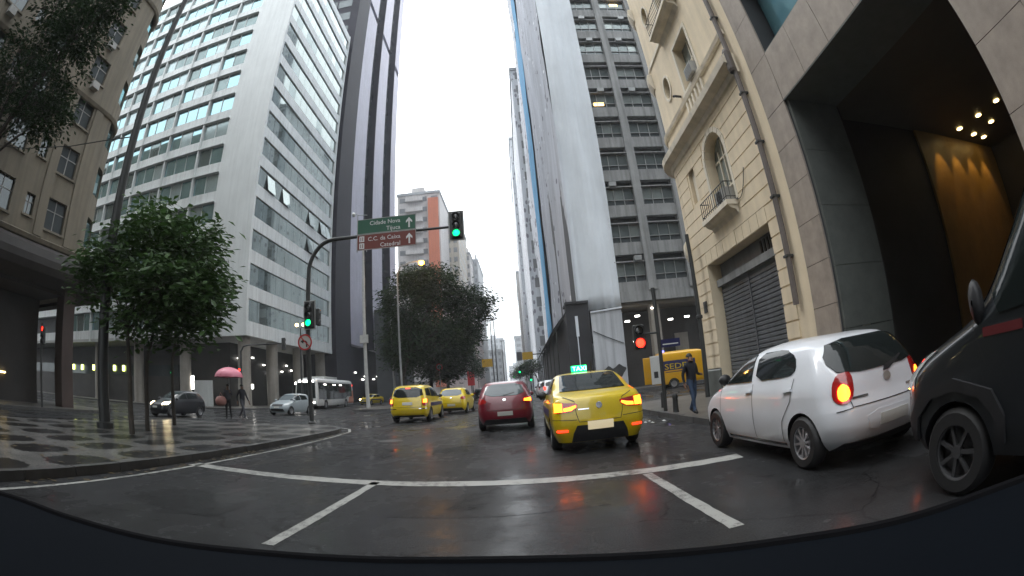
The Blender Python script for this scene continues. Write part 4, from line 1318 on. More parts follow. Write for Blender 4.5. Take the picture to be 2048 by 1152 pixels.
class Car:
    def __init__(s, name, label, cat, spec, pnt, loc, rot=0, group=None, scale=(1, 1, 1)):
        s.root = thing(name, label, cat, (0, 0, 0), group)
        s.sp = SPEC[spec]; s.k = scale
        s.loc, s.rot = loc, rot
        s.paint = pnt
        sp = s.sp
        zs = sorted(set([p[0] for key in ('rear', 'front', 'width') for p in sp[key]]))
        z0, z1 = zs[0], zs[-1]
        lv = []
        for a, b in zip(zs, zs[1:]):
            k = max(1, int((b - a) / .05))
            lv += [a + (b - a) * i / k for i in range(k)]
        lv.append(z1)
        mb = MB()
        rcr, rcf = sp.get('rc', (.22, .3))
        br, bf = sp.get('bow', (.07, .16))
        tp = sp.get('taper', .07)
        NR = None
        for z in lv:
            yr, yf, w = pchip(sp['rear'], z), pchip(sp['front'], z), pchip(sp['width'], z)
            yc, hl = (yr + yf) / 2, max(.02, (yf - yr) / 2)
            h2 = hl * .9
            r1, r2 = min(rcr, w * .8, h2), min(rcf, w * .8, h2)
            half = []                       # right half outline from rear centre to front centre
            for i in range(10): half.append(((w - r1) * i / 10, yc - hl))
            for i in range(11):
                a_ = math.pi / 2 * i / 10
                half.append((w - r1 + r1 * math.sin(a_), yc - hl + r1 - r1 * math.cos(a_)))
            for i in range(1, 24):
                t_ = i / 24
                half.append((w, (yc - hl + r1) * (1 - t_) + (yc + hl - r2) * t_))
            for i in range(11):
                a_ = math.pi / 2 * i / 10
                half.append((w - r2 + r2 * math.cos(a_), yc + hl - r2 + r2 * math.sin(a_)))
            for i in range(9, -1, -1): half.append(((w - r2) * i / 10, yc + hl))
            pts_ = []
            for (x_, y_) in half:
                u_ = (y_ - yc) / hl
                f_ = x_ / w if w else 0
                x2 = x_ * (1 - tp * abs(u_) ** 2.5)
                y2 = y_ + (br if u_ < 0 else -bf) * f_ * f_ * min(1, hl) * abs(u_)
                pts_.append((x2, y2))
            ring = pts_ + [(-p[0], p[1]) for p in reversed(pts_[1:-1])]
            NR = len(ring)
            for (x_, y_) in ring:
                mb.v.append((x_ * scale[0], y_ * scale[1], z * scale[2]))
        for j in range(len(lv) - 1):
            for i in range(NR):
                a, b = j * NR + i, j * NR + (i + 1) % NR
                mb.f.append((a, b, b + NR, a + NR))
        mb.f.append(tuple(range(NR - 1, -1, -1)))
        mb.f.append(tuple((len(lv) - 1) * NR + i for i in range(NR)))
        s.body = mb.build('body', pnt, s.root)
        s.body.data.materials.append(M['black'])
        s.W = max(p[1] for p in sp['width']) * scale[0]
        bm = bmesh.new(); bm.from_mesh(s.body.data)
        s.bvh = BVHTree.FromBMesh(bm); bm.free()
        wr = sp['wr'] * (scale[1] + scale[2]) / 2
        s.wr = wr
        cuts = []
        for ya in sp['ax']:
            for sg in (-1, 1):
                cuts.append(MB().lathe([(0, sg * (s.W - .3)), (wr * 1.13, sg * (s.W - .3)), (wr * 1.13, sg * (s.W + .2)), (0, sg * (s.W + .2))], 28, (0, ya * scale[1], wr), 'x'))
        boolean(s.body, cuts, 1)
        s.body.data.shade_smooth(); s.body.data.set_sharp_from_angle(angle=R(32))
    def wheels(s, spokes=8, rim='rim', w=.19, fill=.3):
        r = s.wr
        ty = MB().lathe([(r * .62, -w / 2), (r * .88, -w / 2), (r * .98, -w * .36), (r, -w * .2), (r, w * .2), (r * .98, w * .36), (r * .88, w / 2), (r * .62, w / 2), (r * .62, -w / 2)], 28, (0, 0, 0), 'x')
        tm = ty.mesh('wheel'); tm.materials.append(M['tyre']); tm.shade_smooth(); tm.set_sharp_from_angle(angle=R(40))
        rm = MB().lathe([(r * .64, w * .46), (r * .58, w * .42), (r * .57, w * .1), (0, w * .08)], 28, (0, 0, 0), 'x')
        rm.lathe([(0, w * .42), (r * .15, w * .42), (r * .17, w * .2)], 14, (0, 0, 0), 'x')
        for k in range(spokes):
            a = 2 * math.pi * k / spokes
            ca, sa = math.cos(a), math.sin(a)
            m = MB().box(w * .28, w * .4, r * .1, r * .6, -r * .045, r * .045)
            n = len(rm.v)
            rm.v += [(x, y * ca - z * sa, y * sa + z * ca) for (x, y, z) in m.v]
            rm.f += [tuple(i + n for i in f) for f in m.f]
        rmm = rm.mesh('rim'); rmm.materials.append(M[rim])
        dk = MB().lathe([(r * .6, w * .06), (0, w * .06)], 20, (0, 0, 0), 'x').mesh('rim_back'); dk.materials.append(M['black'])
        for ya in s.sp['ax']:
            for sg in (-1, 1):
                o = inst(tm, 'wheel', (sg * (s.W - w * .5 - .015), ya * s.k[1], r), s.root, rot=(random.uniform(0, 3), 0, 0 if sg > 0 else math.pi))
                for q, nm in ((rmm, 'rim'), ):
                    c = bpy.data.objects.new(nm, q); COL.objects.link(c); c.parent = o
                c = bpy.data.objects.new('hub', dk); COL.objects.link(c); c.parent = o
        return s
    def cast(s, kind, u, v):
        k = s.k
        if kind in ('rear', 'front'):
            sg = -1 if kind == 'rear' else 1
            o, d = Vector((u * k[0], sg * 20, v * k[2])), Vector((0, -sg, 0))
        elif kind in ('corner_left', 'corner_right'):        # rear corners, seen at 45 degrees
            sg = -1 if kind == 'corner_left' else 1
            q_ = math.sqrt(.5)
            ax_, ay_ = sg * (s.W - .1), (min(p[1] for p in s.sp['rear']) + .1) * k[1]
            o, d = Vector((ax_ + sg * u * q_ + sg * 14, ay_ + u * q_ - 14, v * k[2])), Vector((-sg * q_, q_, 0))
        elif kind in ('left', 'right'):
            sg = -1 if kind == 'left' else 1
            o, d = Vector((sg * 20, u * k[1], v * k[2])), Vector((-sg, 0, 0))
        else:
            o, d = Vector((u * k[0], v * k[1], 20)), Vector((0, 0, -1))
        h = s.bvh.ray_cast(o, d)
        if h[0] is None:
            q = o + d * (20 - (s.W * .9 if kind in ('left', 'right') else 1.7))
            h = s.bvh.find_nearest(q)
        return h[0], h[1], d
    def patch(s, name, mat, kind, poly, off=.009, thick=.03, rnd=0, parent=None, res=.045, both=False):
        if rnd: poly = chaikin(poly, rnd)
        bm = bmesh.new()
        f = bm.faces.new([bm.verts.new((p[0], p[1], 0)) for p in poly])
        bmesh.ops.triangulate(bm, faces=[f])
        for _ in range(6):
            es = [e for e in bm.edges if e.calc_length() > res * 1.5]
            if not es: break
            bmesh.ops.subdivide_edges(bm, edges=es, cuts=1)
            bmesh.ops.triangulate(bm, faces=bm.faces)
        base = {}
        for v in bm.verts:
            p, n, d = s.cast(kind, v.co.x, v.co.y)
            if n.dot(d) > 0: n = -n
            base[v] = (p, n)
        bnd = [e for e in bm.edges if e.is_boundary]
        for v, (p, n) in base.items(): v.co = p + n * off
        sk = {}
        for e in bnd:
            for v in e.verts:
                if v not in sk: sk[v] = bm.verts.new(base[v][0] - base[v][1] * thick)
            try: bm.faces.new((e.verts[0], e.verts[1], sk[e.verts[1]], sk[e.verts[0]]))
            except ValueError: pass
        bmesh.ops.recalc_face_normals(bm, faces=bm.faces)
        # make sure the face looks outward
        me = bpy.data.meshes.new(name); bm.to_mesh(me); bm.free()
        o = link(me, name, mat, parent or s.root, 35)
        if both:
            if kind in ('left', 'right'):
                s.patch(name, mat, 'right' if kind == 'left' else 'left', poly, off, thick, 0, parent, res)
            else:
                s.patch(name, mat, kind, [(-p[0], p[1]) for p in reversed(poly)], off, thick, 0, parent, res)
        return o
    def seam(s, kind, pts, w=.012, mat='black', both=False, closed=False, name='panel_gap', off=.006):
        mb = MB()
        path = []
        pts = list(pts) + ([pts[0]] if closed else [])
        for a, b in zip(pts, pts[1:]):
            k = max(1, int(math.hypot(b[0] - a[0], b[1] - a[1]) / .03))
            path += [(a[0] + (b[0] - a[0]) * i / k, a[1] + (b[1] - a[1]) * i / k) for i in range(k)]
        path.append(pts[-1])
        for i, p in enumerate(path):
            a, b = path[max(0, i - 1)], path[min(len(path) - 1, i + 1)]
            dx, dy = b[0] - a[0], b[1] - a[1]; ln = math.hypot(dx, dy) or 1
            for sg in (-1, 1):
                q, n, d = s.cast(kind, p[0] - dy / ln * w / 2 * sg, p[1] + dx / ln * w / 2 * sg)
                if n.dot(d) > 0: n = -n
                mb.v.append(tuple(q + n * off))
        for i in range(len(path) - 1):
            mb.f.append((2 * i, 2 * i + 1, 2 * i + 3, 2 * i + 2))
        mb.build(name, mat, s.root)
        if both: s.seam(kind if kind in ('rear', 'front', 'top') else ('right' if kind == 'left' else 'left'),
                        [(-p[0], p[1]) for p in pts] if kind in ('rear', 'front', 'top') else pts, w, mat, False, False, name, off)
    def mirrors(s, y, z, mat=None, size=(.11, .07, .08)):
        for sg in (-1, 1):
            p, n, d = s.cast('left' if sg < 0 else 'right', y / s.k[1], z / s.k[2])
            m = MB()
            for i in range(7):
                t = -1 + 2 * i / 6
                r = math.sqrt(max(0.02, 1 - t * t))
                for k in range(12):
                    a = 2 * math.pi * k / 12
                    m.v.append((p.x + sg * (.1 + size[0] * t), y + size[1] * r * math.cos(a), z + .03 + size[2] * r * math.sin(a)))
            for i in range(6):
                for k in range(12):
                    a, b = i * 12 + k, i * 12 + (k + 1) % 12
                    m.f.append((a, b, b + 12, a + 12))
            m.build('mirror', mat or s.paint, s.root, 60)
    def done(s):
        s.root.location = s.loc
        s.root.rotation_euler = (0, 0, s.rot)
        return s.root

# ---------------- yellow taxi sedan right ahead
c = Car('taxi', 'yellow taxi sedan with lit green roof sign right ahead of the stop line', 'taxi', 'sedan', 'taxi_yellow', (1.27, 10.2, 0), R(0))
c.patch('rear_window', 'carglass', 'rear', [(-.61, 1.085), (.61, 1.085), (.545, 1.38), (.46, 1.395), (-.46, 1.395), (-.545, 1.38)], off=.014, res=.03)
for sg, lm_ in ((-1, 0), (1, 0)):
    o = c.patch('tail_light', 'lens_red', 'rear', [(sg * .765, .92), (sg * .77, .73), (sg * .5, .74), (sg * .38, .8), (sg * .36, .88), (sg * .56, .9)], off=.012, rnd=1)
    c.patch('lit_lens', 'e_brake', 'rear', [(sg * .755, .905), (sg * .76, .75), (sg * .63, .75), (sg * .63, .895)], off=.018, parent=o)
    c.patch('lit_lens', 'e_brake', 'rear', [(sg * .61, .81), (sg * .61, .755), (sg * .48, .765), (sg * .39, .82), (sg * .4, .85), (sg * .5, .825)], off=.018, parent=o)
c.patch('lower_bumper', 'black', 'rear', [(-.5, .21), (.5, .21), (.47, .36), (.4, .5), (-.4, .5), (-.47, .36)], off=.012)
c.patch('number_plate', 'plate_glow', 'rear', [(-.22, .42), (.22, .42), (.22, .56), (-.22, .56)], off=.03)
c.patch('reflector', 'e_tail', 'rear', [(-.74, .4), (-.56, .4), (-.56, .435), (-.74, .435)], off=.012, both=True)
c.patch('emblem', 'chrome', 'rear', [(.055 * math.cos(a), .82 + .055 * math.sin(a)) for a in [i * math.pi / 8 for i in range(16)]], off=.012)
c.patch('badge', 'chrome', 'rear', [(-.36, .765), (-.18, .765), (-.18, .785), (-.36, .785)], off=.008)
c.seam('rear', [(-.6, 1.0), (-.42, .92), (-.4, .7), (-.36, .56), (.36, .56), (.4, .7), (.42, .92), (.6, 1.0)], .011)
c.seam('rear', [(-.8, .62), (-.4, .6)], .01, both=True)
c.patch('front_side_window', 'carglass', 'left', [(.85, 1.02), (-.12, 1.04), (-.08, 1.37), (.3, 1.36)], both=True)
c.patch('rear_side_window', 'carglass', 'left', [(-.2, 1.04), (-1.1, 1.07), (-.72, 1.34), (-.16, 1.37)], both=True)
c.patch('side_stripe', 'navy', 'left', [(1.3, .62), (-1.2, .62), (-1.2, .78), (1.3, .78)], off=.003, both=True)
c.patch('windshield', 'carglass', 'front', [(-.64, 1.02), (.64, 1.02), (.52, 1.37), (-.52, 1.37)])
for yy in (.9, -.16, -1.15): c.seam('left', [(yy, .35), (yy, .98)], .01, both=True)
c.seam('top', [(-.5, -.55), (-.5, .1)], .025, both=True)
c.mirrors(.75, .98, 'black')
sg_ = bx('roof_sign', 'e_green', c.root, -.2, .12, -.02, .12, 1.475, 1.6)
bx('sign_foot', 'black', sg_, -.2, .12, .0, .1, 1.45, 1.474)
M['e_sign'] = emat('sign_letter', (.35, 1.0, .7), 5)
text_mesh('TAXI', .13, 'sign_text', 'e_sign', sg_, (-.19, -.025, 1.49), (R(90), 0, 0), width=.3)
MB().tube([(.13, -.5, 1.43), (.14, -.62, 1.66)], .008, 6).build('antenna', 'black', c.root)
c.wheels(9); c.done()

# ---------------- dark red hatchback
c = Car('hatchback', 'dark red hatchback between the yellow taxis, one brake light lit', 'car', 'hatch', 'car_red', (-.56, 15.75, 0), R(0))
def hatch_rear(c, lit=True, gl='carglass', plate=True):
    c.patch('rear_window', gl, 'rear', [(-.6, 1.03), (.6, 1.03), (.52, 1.38), (-.52, 1.38)], rnd=1)
    for sg in (-1, 1):
        o = c.patch('tail_light', 'lens_red', 'rear', [(sg * .76, .98), (sg * .77, .8), (sg * .52, .84), (sg * .52, .92), (sg * .66, .98)], off=.012, rnd=1)
        if lit == 2 or (lit and sg > 0): c.patch('lit_lens', 'e_brake', 'rear', [(sg * .75, .93), (sg * .755, .83), (sg * .56, .85), (sg * .57, .91)], off=.018, parent=o)
    c.patch('number_plate', 'plate', 'rear', [(-.22, .46), (.22, .46), (.22, .58), (-.22, .58)], off=.02)
    c.patch('lower_bumper', 'black', 'rear', [(-.66, .21), (.66, .21), (.58, .36), (-.58, .36)], off=.01)
    c.patch('emblem', 'chrome', 'rear', [(.05 * math.cos(a), .92 + .035 * math.sin(a)) for a in [i * math.pi / 8 for i in range(16)]], off=.012)
    c.seam('rear', [(-.66, 1.02), (-.52, .9), (-.5, .62), (.5, .62), (.52, .9), (.66, 1.02)], .011)
    c.patch('front_side_window', 'carglass', 'left', [(.85, 1.0), (-.1, 1.02), (-.06, 1.38), (.3, 1.37)], both=True)
    c.patch('rear_side_window', 'carglass', 'left', [(-.18, 1.02), (-1.1, 1.06), (-1.0, 1.33), (-.14, 1.38)], both=True)
    c.patch('windshield', 'carglass', 'front', [(-.64, 1.02), (.64, 1.02), (.52, 1.37), (-.52, 1.37)])
    for yy in (.9, -.14, -1.0): c.seam('left', [(yy, .35), (yy, .96)], .01, both=True)
    c.mirrors(.75, .98)
    c.wheels(6)
hatch_rear(c, 1, 'carglassL'); 
c.patch('wiper', 'black', 'rear', [(-.02, 1.02), (.3, 1.1), (.3, 1.115), (-.03, 1.05)], off=.014)
c.done()

# ---------------- yellow people carrier taxi (left lane) and the taxi in front of it
c = Car('taxi', 'tall yellow people-carrier taxi with both brake lights lit in the left lane', 'taxi', 'mpv', 'taxi_yellow', (-4.85, 21.9, 0), R(-1))
c.patch('rear_window', 'carglass', 'rear', [(-.68, 1.1), (.68, 1.1), (.6, 1.52), (-.6, 1.52)], rnd=1)
for sg in (-1, 1):
    o = c.patch('tail_light', 'lens_red', 'rear', [(sg * .8, 1.06), (sg * .81, .72), (sg * .64, .74), (sg * .64, 1.04)], off=.012, rnd=1)
    c.patch('lit_lens', 'e_brake', 'rear', [(sg * .79, 1.02), (sg * .8, .86), (sg * .67, .86), (sg * .67, 1.01)], off=.018, parent=o)
c.patch('number_plate', 'plate', 'rear', [(-.22, .78), (.22, .78), (.22, .9), (-.22, .9)], off=.015)
c.patch('lower_bumper', 'black', 'rear', [(-.7, .26), (.7, .26), (.66, .34), (-.66, .34)], off=.01)
c.patch('bumper_strip', 'chrome', 'rear', [(-.82, .6), (-.5, .6), (-.5, .63), (-.82, .63)], off=.01, both=True)
c.seam('rear', [(-.66, 1.08), (-.62, .68), (.62, .68), (.66, 1.08)], .012)
c.patch('high_brake_light', 'e_tail', 'rear', [(-.1, 1.47), (.1, 1.47), (.1, 1.5), (-.1, 1.5)], off=.014)
c.patch('front_side_window', 'carglass', 'left', [(1.0, 1.08), (.05, 1.1), (.08, 1.52), (.45, 1.5)], both=True)
c.patch('rear_side_window', 'carglass', 'left', [(-.03, 1.1), (-1.0, 1.12), (-.95, 1.5), (0, 1.52)], both=True)
c.patch('quarter_window', 'carglass', 'left', [(-1.08, 1.12), (-1.8, 1.16), (-1.65, 1.45), (-1.03, 1.5)], both=True)
c.patch('side_stripe', 'navy', 'left', [(1.3, .68), (-1.3, .68), (-1.3, .84), (1.3, .84)], off=.003, both=True)
c.seam('top', [(-.55, -1.3), (-.55, .2)], .03, both=True)
c.mirrors(.95, 1.08, 'black')
c.wheels(6); c.done()

c = Car('taxi', 'yellow hatchback taxi just ahead of the tall people-carrier taxi', 'taxi', 'hatch', 'taxi_yellow', (-3.88, 27.9, 0), R(-2))
hatch_rear(c, 0, 'carglassL'); c.done()

# ---------------- white hatchback on the right
c = Car('hatchback', 'white rounded hatchback with lit orange tail lights by the right kerb', 'car', 'bubble', 'car_white', (3.62, 5.5, 0), R(0), scale=(1, 1, .915))
c.patch('rear_window', 'carglass', 'rear', [(-.645, 1.2), (-.58, 1.03), (.58, 1.03), (.645, 1.2), (.5, 1.41), (-.5, 1.41)], rnd=1, off=.016, res=.026)
for sg in (-1, 1):
    kc = 'corner_left' if sg < 0 else 'corner_right'
    o = c.patch('tail_light', 'lens_red', kc, [(-.1, 1.06), (.03, 1.04), (.08, .94), (.08, .8), (.01, .73), (-.1, .72), (-.15, .82), (-.14, .98)], off=.012, rnd=1, res=.03)
    c.patch('lit_lens', 'e_brake', kc, [(-.09, .9), (-.03, .94), (.02, .89), (.02, .8), (-.02, .755), (-.08, .755), (-.11, .82)], off=.022, rnd=1, parent=o, res=.03)
c.patch('number_plate', 'plate', 'rear', [(-.22, .43), (.22, .43), (.22, .55), (-.22, .55)], off=.02)
c.patch('plate_recess', 'car_white', 'rear', [(-.36, .38), (.36, .38), (.4, .6), (-.4, .6)], off=.008, rnd=1)
c.patch('lower_bumper', 'black', 'rear', [(-.66, .21), (.66, .21), (.6, .3), (-.6, .3)], off=.01)
c.patch('emblem', 'chrome', 'rear', [(.06 * math.cos(a), .92 + .05 * math.sin(a)) for a in [i * math.pi / 8 for i in range(16)]], off=.014)
c.patch('badge', 'chrome', 'rear', [(-.52, .76), (-.32, .76), (-.32, .785), (-.52, .785)], off=.008)
c.patch('badge', 'chrome', 'rear', [(.3, .76), (.44, .76), (.44, .785), (.3, .785)], off=.008)
c.patch('wiper', 'black', 'rear', [(-.03, .985), (.05, .985), (.35, 1.1), (.33, 1.115), (.0, 1.03)], off=.02)
c.seam('rear', [(-.6, .98), (-.56, .86), (-.54, .68), (.54, .68), (.56, .86), (.6, .98)], .011)
c.seam('rear', [(-.7, .655), (-.54, .675)], .01, both=True)
fw = [(1.02, 1.03), (-.02, 1.06), (.02, 1.41), (.26, 1.4), (.5, 1.31)]
rw = [(-.14, 1.06), (-.95, 1.09), (-1.06, 1.16), (-1.0, 1.31), (-.75, 1.41), (-.1, 1.41)]
c.patch('front_side_window', 'carglass', 'left', fw, both=True, off=.013, res=.035)
c.patch('rear_side_window', 'carglass', 'left', chaikin(rw, 1), both=True, off=.013, res=.035)
c.patch('windshield', 'carglass', 'front', [(-.64, 1.04), (.64, 1.04), (.52, 1.4), (-.52, 1.4)])
c.seam('left', [(.95, .98), (.98, .5), (.85, .3)], .01, both=True)
c.seam('left', [(-.08, 1.03), (-.1, .3)], .01, both=True)
c.seam('left', [(-1.05, 1.06), (-1.0, .8), (-.8, .55), (-.78, .3)], .01, both=True)
c.patch('sill_strip', 'lens_off', 'left', [(.8, .24), (-.8, .24), (-.8, .275), (.8, .275)], off=.006, both=True)
for yy in (.1, -.86): c.patch('door_handle', 'car_white', 'left', [(yy, .9), (yy - .17, .915), (yy - .17, .945), (yy, .93)], off=.03, both=True)
c.patch('filler_cap', 'car_white', 'right', [(-1.35, .85), (-1.15, .85), (-1.15, 1.0), (-1.35, 1.0)], off=.003)
c.patch('headlight', 'lens_clear', 'left', [(1.62, .78), (1.35, .86), (1.3, .93), (1.5, .9)], off=.01, both=True)
c.patch('side_repeater', 'lens_clear', 'left', [(1.12, .93), (1.02, .93), (1.02, .955), (1.12, .955)], off=.01, both=True)
c.mirrors(.98, .98, 'black', (.1, .07, .085))
c.wheels(10); c.done()

# ---------------- dark van beside us
c = Car('van', 'dark high-roof van close beside us at the right edge', 'van', 'van', 'van_dark', (3.84, .2, 0), R(0), scale=(1, 1, .97))
c.patch('front_side_window', 'carglass', 'left', [(1.66, 1.24), (.62, 1.28), (.62, 2.02), (1.0, 2.02)], rnd=1, both=True)
c.patch('rear_side_window', 'carglass', 'left', [(.4, 1.3), (-1.9, 1.3), (-1.9, 2.02), (.4, 2.02)], both=True)
c.patch('windshield', 'carglass', 'front', [(-.84, 1.32), (.84, 1.32), (.74, 2.1), (-.74, 2.1)])
c.patch('headlight', 'lens_clear', 'front', [(-.95, .82), (-.62, .8), (-.6, .95), (-.92, 1.08)], off=.012, both=True)
c.patch('indicator', 'e_tail', 'left', [(2.5, .98), (2.36, .98), (2.36, 1.06), (2.5, 1.06)], off=.01, both=True)
c.patch('grille', 'black', 'front', [(-.5, .62), (.5, .62), (.5, .9), (-.5, .9)], off=.01)
c.patch('wing_flare', 'black', 'left', [(p[0] + .15, p[1]) for p in [(2.3, .42), (2.3, .6), (2.18, .78), (1.8, .88), (1.42, .78), (1.3, .6), (1.3, .42), (1.38, .42), (1.4, .6), (1.55, .74), (1.8, .79), (2.05, .74), (2.2, .6), (2.22, .42)]], off=.03, both=True)
c.patch('side_badge', 'dimred', 'left', [(1.62, 1.12), (1.25, 1.12), (1.25, 1.18), (1.62, 1.18)], off=.006, both=True)
c.patch('roof_edge', 'car_silver', 'left', [(.95, 2.12), (-2.4, 2.16), (-2.4, 2.3), (.6, 2.3)], off=.004, both=True)
c.seam('left', [(.52, .4), (.52, 2.1)], .014, both=True)
c.seam('left', [(1.62, .95), (1.72, 1.2)], .014, both=True)
c.mirrors(1.66, 1.28, 'black', (.07, .06, .15))
c.patch('repeater', 'e_amber', 'left', [(2.66, .8), (2.6, .8), (2.6, .86), (2.66, .86)], off=.012)
c.wheels(7, 'rimd', w=.22); c.done()

# ---------------- yellow courier van in the cross street
c = Car('courier_van', 'yellow courier van with blue lettering and its rear door open', 'van', 'van', 'sedex_yellow', (12.6, 33.6, 0), R(-90), scale=(1, 1.05, 1.08))
c.patch('front_side_window', 'carglass', 'right', [(1.72, 1.24), (.75, 1.28), (.75, 2.02), (1.15, 2.02)], rnd=1, both=True)
c.patch('windshield', 'carglass', 'front', [(-.84, 1.32), (.84, 1.32), (.74, 2.1), (-.74, 2.1)])
c.patch('rear_opening', 'black', 'rear', [(-.82, .55), (.82, .55), (.78, 2.2), (-.78, 2.2)], off=.004)
c.patch('letter_panel', 'navy', 'right', [(-2.5, 1.22), (-.2, 1.22), (-.14, 1.85), (-2.5, 1.85)], off=.006)
p, n, d = c.cast('right', -1.0, 1.5)
text_mesh('SEDEX', .56, 'lettering', 'taxi_yellow', c.root, (p.x + .03, -2.58, 1.4), (R(90), 0, R(90)), width=2.25)
c.patch('lower_line', 'navy', 'right', [(-2.4, 1.08), (-.8, 1.08), (-.8, 1.13), (-2.4, 1.13)], off=.005)
c.seam('right', [(.6, .4), (.6, 2.1)], .02, both=True)
for sg, a in ((1, 0), (-1, 0)):
    dd = MB().box(sg * .97, sg * 1.03, -3.6, -2.86, .45, 2.45).build('rear_door', 'bus_white' if sg > 0 else 'sedex_yellow', c.root, bevel=.02)
    bx('door_latch', 'black', dd, sg * 1.031, sg * 1.05, -3.4, -3.1, .9, 1.35)
bx('beacon', 'e_blue', c.root, .3, .7, -2.6, -2.4, 2.68, 2.78)
c.wheels(5, w=.22); c.done()

# ---------------- bus on the other carriageway
c = Car('bus', 'white city bus with dark windows and orange tail beyond the traffic light pole', 'bus', 'bus', 'bus_white', (-21.0, 48.3, 0), R(183))
c.patch('windshield', 'carglass', 'front', [(-1.05, 1.1), (1.05, 1.1), (.98, 2.6), (-.98, 2.6)], off=.02)
c.patch('side_glazing', 'carglass', 'left', [(5.5, 1.0), (4.5, 1.0), (4.3, .95), (-2.8, .95), (-3.6, 1.25), (-5.3, 1.25), (-5.3, 2.65), (5.5, 2.65)], off=.015, both=True)
for k in range(7): c.seam('left', [(4.3 - k * 1.5, 1.0), (4.3 - k * 1.5, 2.6)], .05, both=True, off=.02, name='window_post')
c.patch('tail_panel', 'bus_orange', 'left', [(-3.7, .45), (-5.9, .45), (-5.9, 1.9), (-5.4, 1.9), (-5.3, 1.35), (-4.2, 1.1)], off=.012, both=True)
c.patch('destination_sign', 'e_white', 'front', [(-.8, 2.66), (.8, 2.66), (.8, 2.85), (-.8, 2.85)], off=.02)
for sg in (-1, 1): c.patch('headlight', 'e_white', 'front', [(sg * .95, .62), (sg * .7, .62), (sg * .7, .76), (sg * .95, .76)], off=.02)
c.patch('lower_bumper', 'black', 'front', [(-1.1, .37), (1.1, .37), (1.1, .5), (-1.1, .5)], off=.01)
for y in (4.0, 1.2, -.9): c.patch('ceiling_light', 'e_white', 'left', [(y, 2.42), (y - .8, 2.42), (y - .8, 2.5), (y, 2.5)], off=.022)
bx('roof_unit', 'bus_white', c.root, -.8, .8, -1.5, 2.5, 3.1, 3.34)
c.patch('side_marker', 'e_tail', 'left', [(-5.7, 2.4), (-5.85, 2.4), (-5.85, 2.6), (-5.7, 2.6)], off=.02)
c.wheels(8, w=.28); c.done()

c = Car('bus', 'dark bus with lit white destination sign beside the white city bus', 'bus', 'bus', 'car_dark', (-24.0, 53.5, 0), R(182))
c.patch('windshield', 'carglass', 'front', [(-1.05, 1.1), (1.05, 1.1), (.98, 2.5), (-.98, 2.5)], off=.02)
c.patch('side_glazing', 'carglass', 'left', [(5.5, 1.0), (-5.3, 1.0), (-5.3, 2.6), (5.5, 2.6)], off=.015, both=True)
c.patch('destination_sign', 'e_white', 'front', [(-.85, 2.6), (.85, 2.6), (.85, 2.86), (-.85, 2.86)], off=.02)
for sg in (-1, 1): c.patch('headlight', 'e_white', 'front', [(sg * .95, .62), (sg * .7, .62), (sg * .7, .74), (sg * .95, .74)], off=.02)
c.patch('bumper_trim', 'bus_white', 'front', [(-1.1, .4), (1.1, .4), (1.1, .5), (-1.1, .5)], off=.01)
c.wheels(8, w=.28); c.done()

# ---------------- oncoming cars
def front_face(c, lit=False):
    c.patch('windshield', 'carglassL' if not lit else 'carglass', 'front', [(-.64, 1.03), (.64, 1.03), (.54, 1.38), (-.54, 1.38)], rnd=1)
    for sg in (-1, 1):
        c.patch('headlight', 'e_head' if lit else 'lens_clear', 'front', [(sg * .78, .7), (sg * .5, .68), (sg * .5, .78), (sg * .72, .85)], off=.015)
    c.patch('grille', 'black', 'front', [(-.42, .62), (.42, .62), (.45, .76), (-.45, .76)], off=.01)
    c.patch('lower_intake', 'black', 'front', [(-.55, .28), (.55, .28), (.5, .46), (-.5, .46)], off=.01)
    c.patch('number_plate', 'plate', 'front', [(-.2, .5), (.2, .5), (.2, .6), (-.2, .6)], off=.02)
    c.patch('front_side_window', 'carglass', 'left', [(.9, 1.0), (-.1, 1.02), (-.06, 1.38), (.32, 1.37)], both=True)
    c.patch('rear_side_window', 'carglass', 'left', [(-.18, 1.02), (-1.1, 1.06), (-1.0, 1.33), (-.14, 1.38)], both=True)
    c.patch('rear_window', 'carglass', 'rear', [(-.6, 1.05), (.6, 1.05), (.52, 1.36), (-.52, 1.36)])
    c.seam('left', [(-.14, .35), (-.14, .98)], .012, both=True); c.seam('left', [(.95, .35), (.95, .98)], .012, both=True)
    c.mirrors(.78, .98)
    c.wheels(7)
c = Car('hatchback', 'silver grey hatchback turning in the crossing before the bus', 'car', 'hatch', 'car_silver', (-16.0, 30.2, 0), R(176))
front_face(c); c.done()
c = Car('car', 'dark car with bright headlights behind the island trees', 'car', 'hatch', 'car_dark', (-19.3, 21.4, 0), R(176))
front_face(c, True); c.done()
c = Car('taxi', 'small yellow taxi facing us behind the bus, beside the pale pole', 'taxi', 'sedan', 'taxi_yellow', (-20.3, 62, 0), R(165))
front_face(c, True)
c.patch('side_stripe', 'navy', 'left', [(1.3, .62), (-1.2, .62), (-1.2, .78), (1.3, .78)], off=.003, both=True); c.done()
c = Car('car', 'small dark red car half hidden behind the people-carrier taxi', 'car', 'hatch', 'car_red', (-17.6, 66, 0), R(175))
front_face(c); c.done()
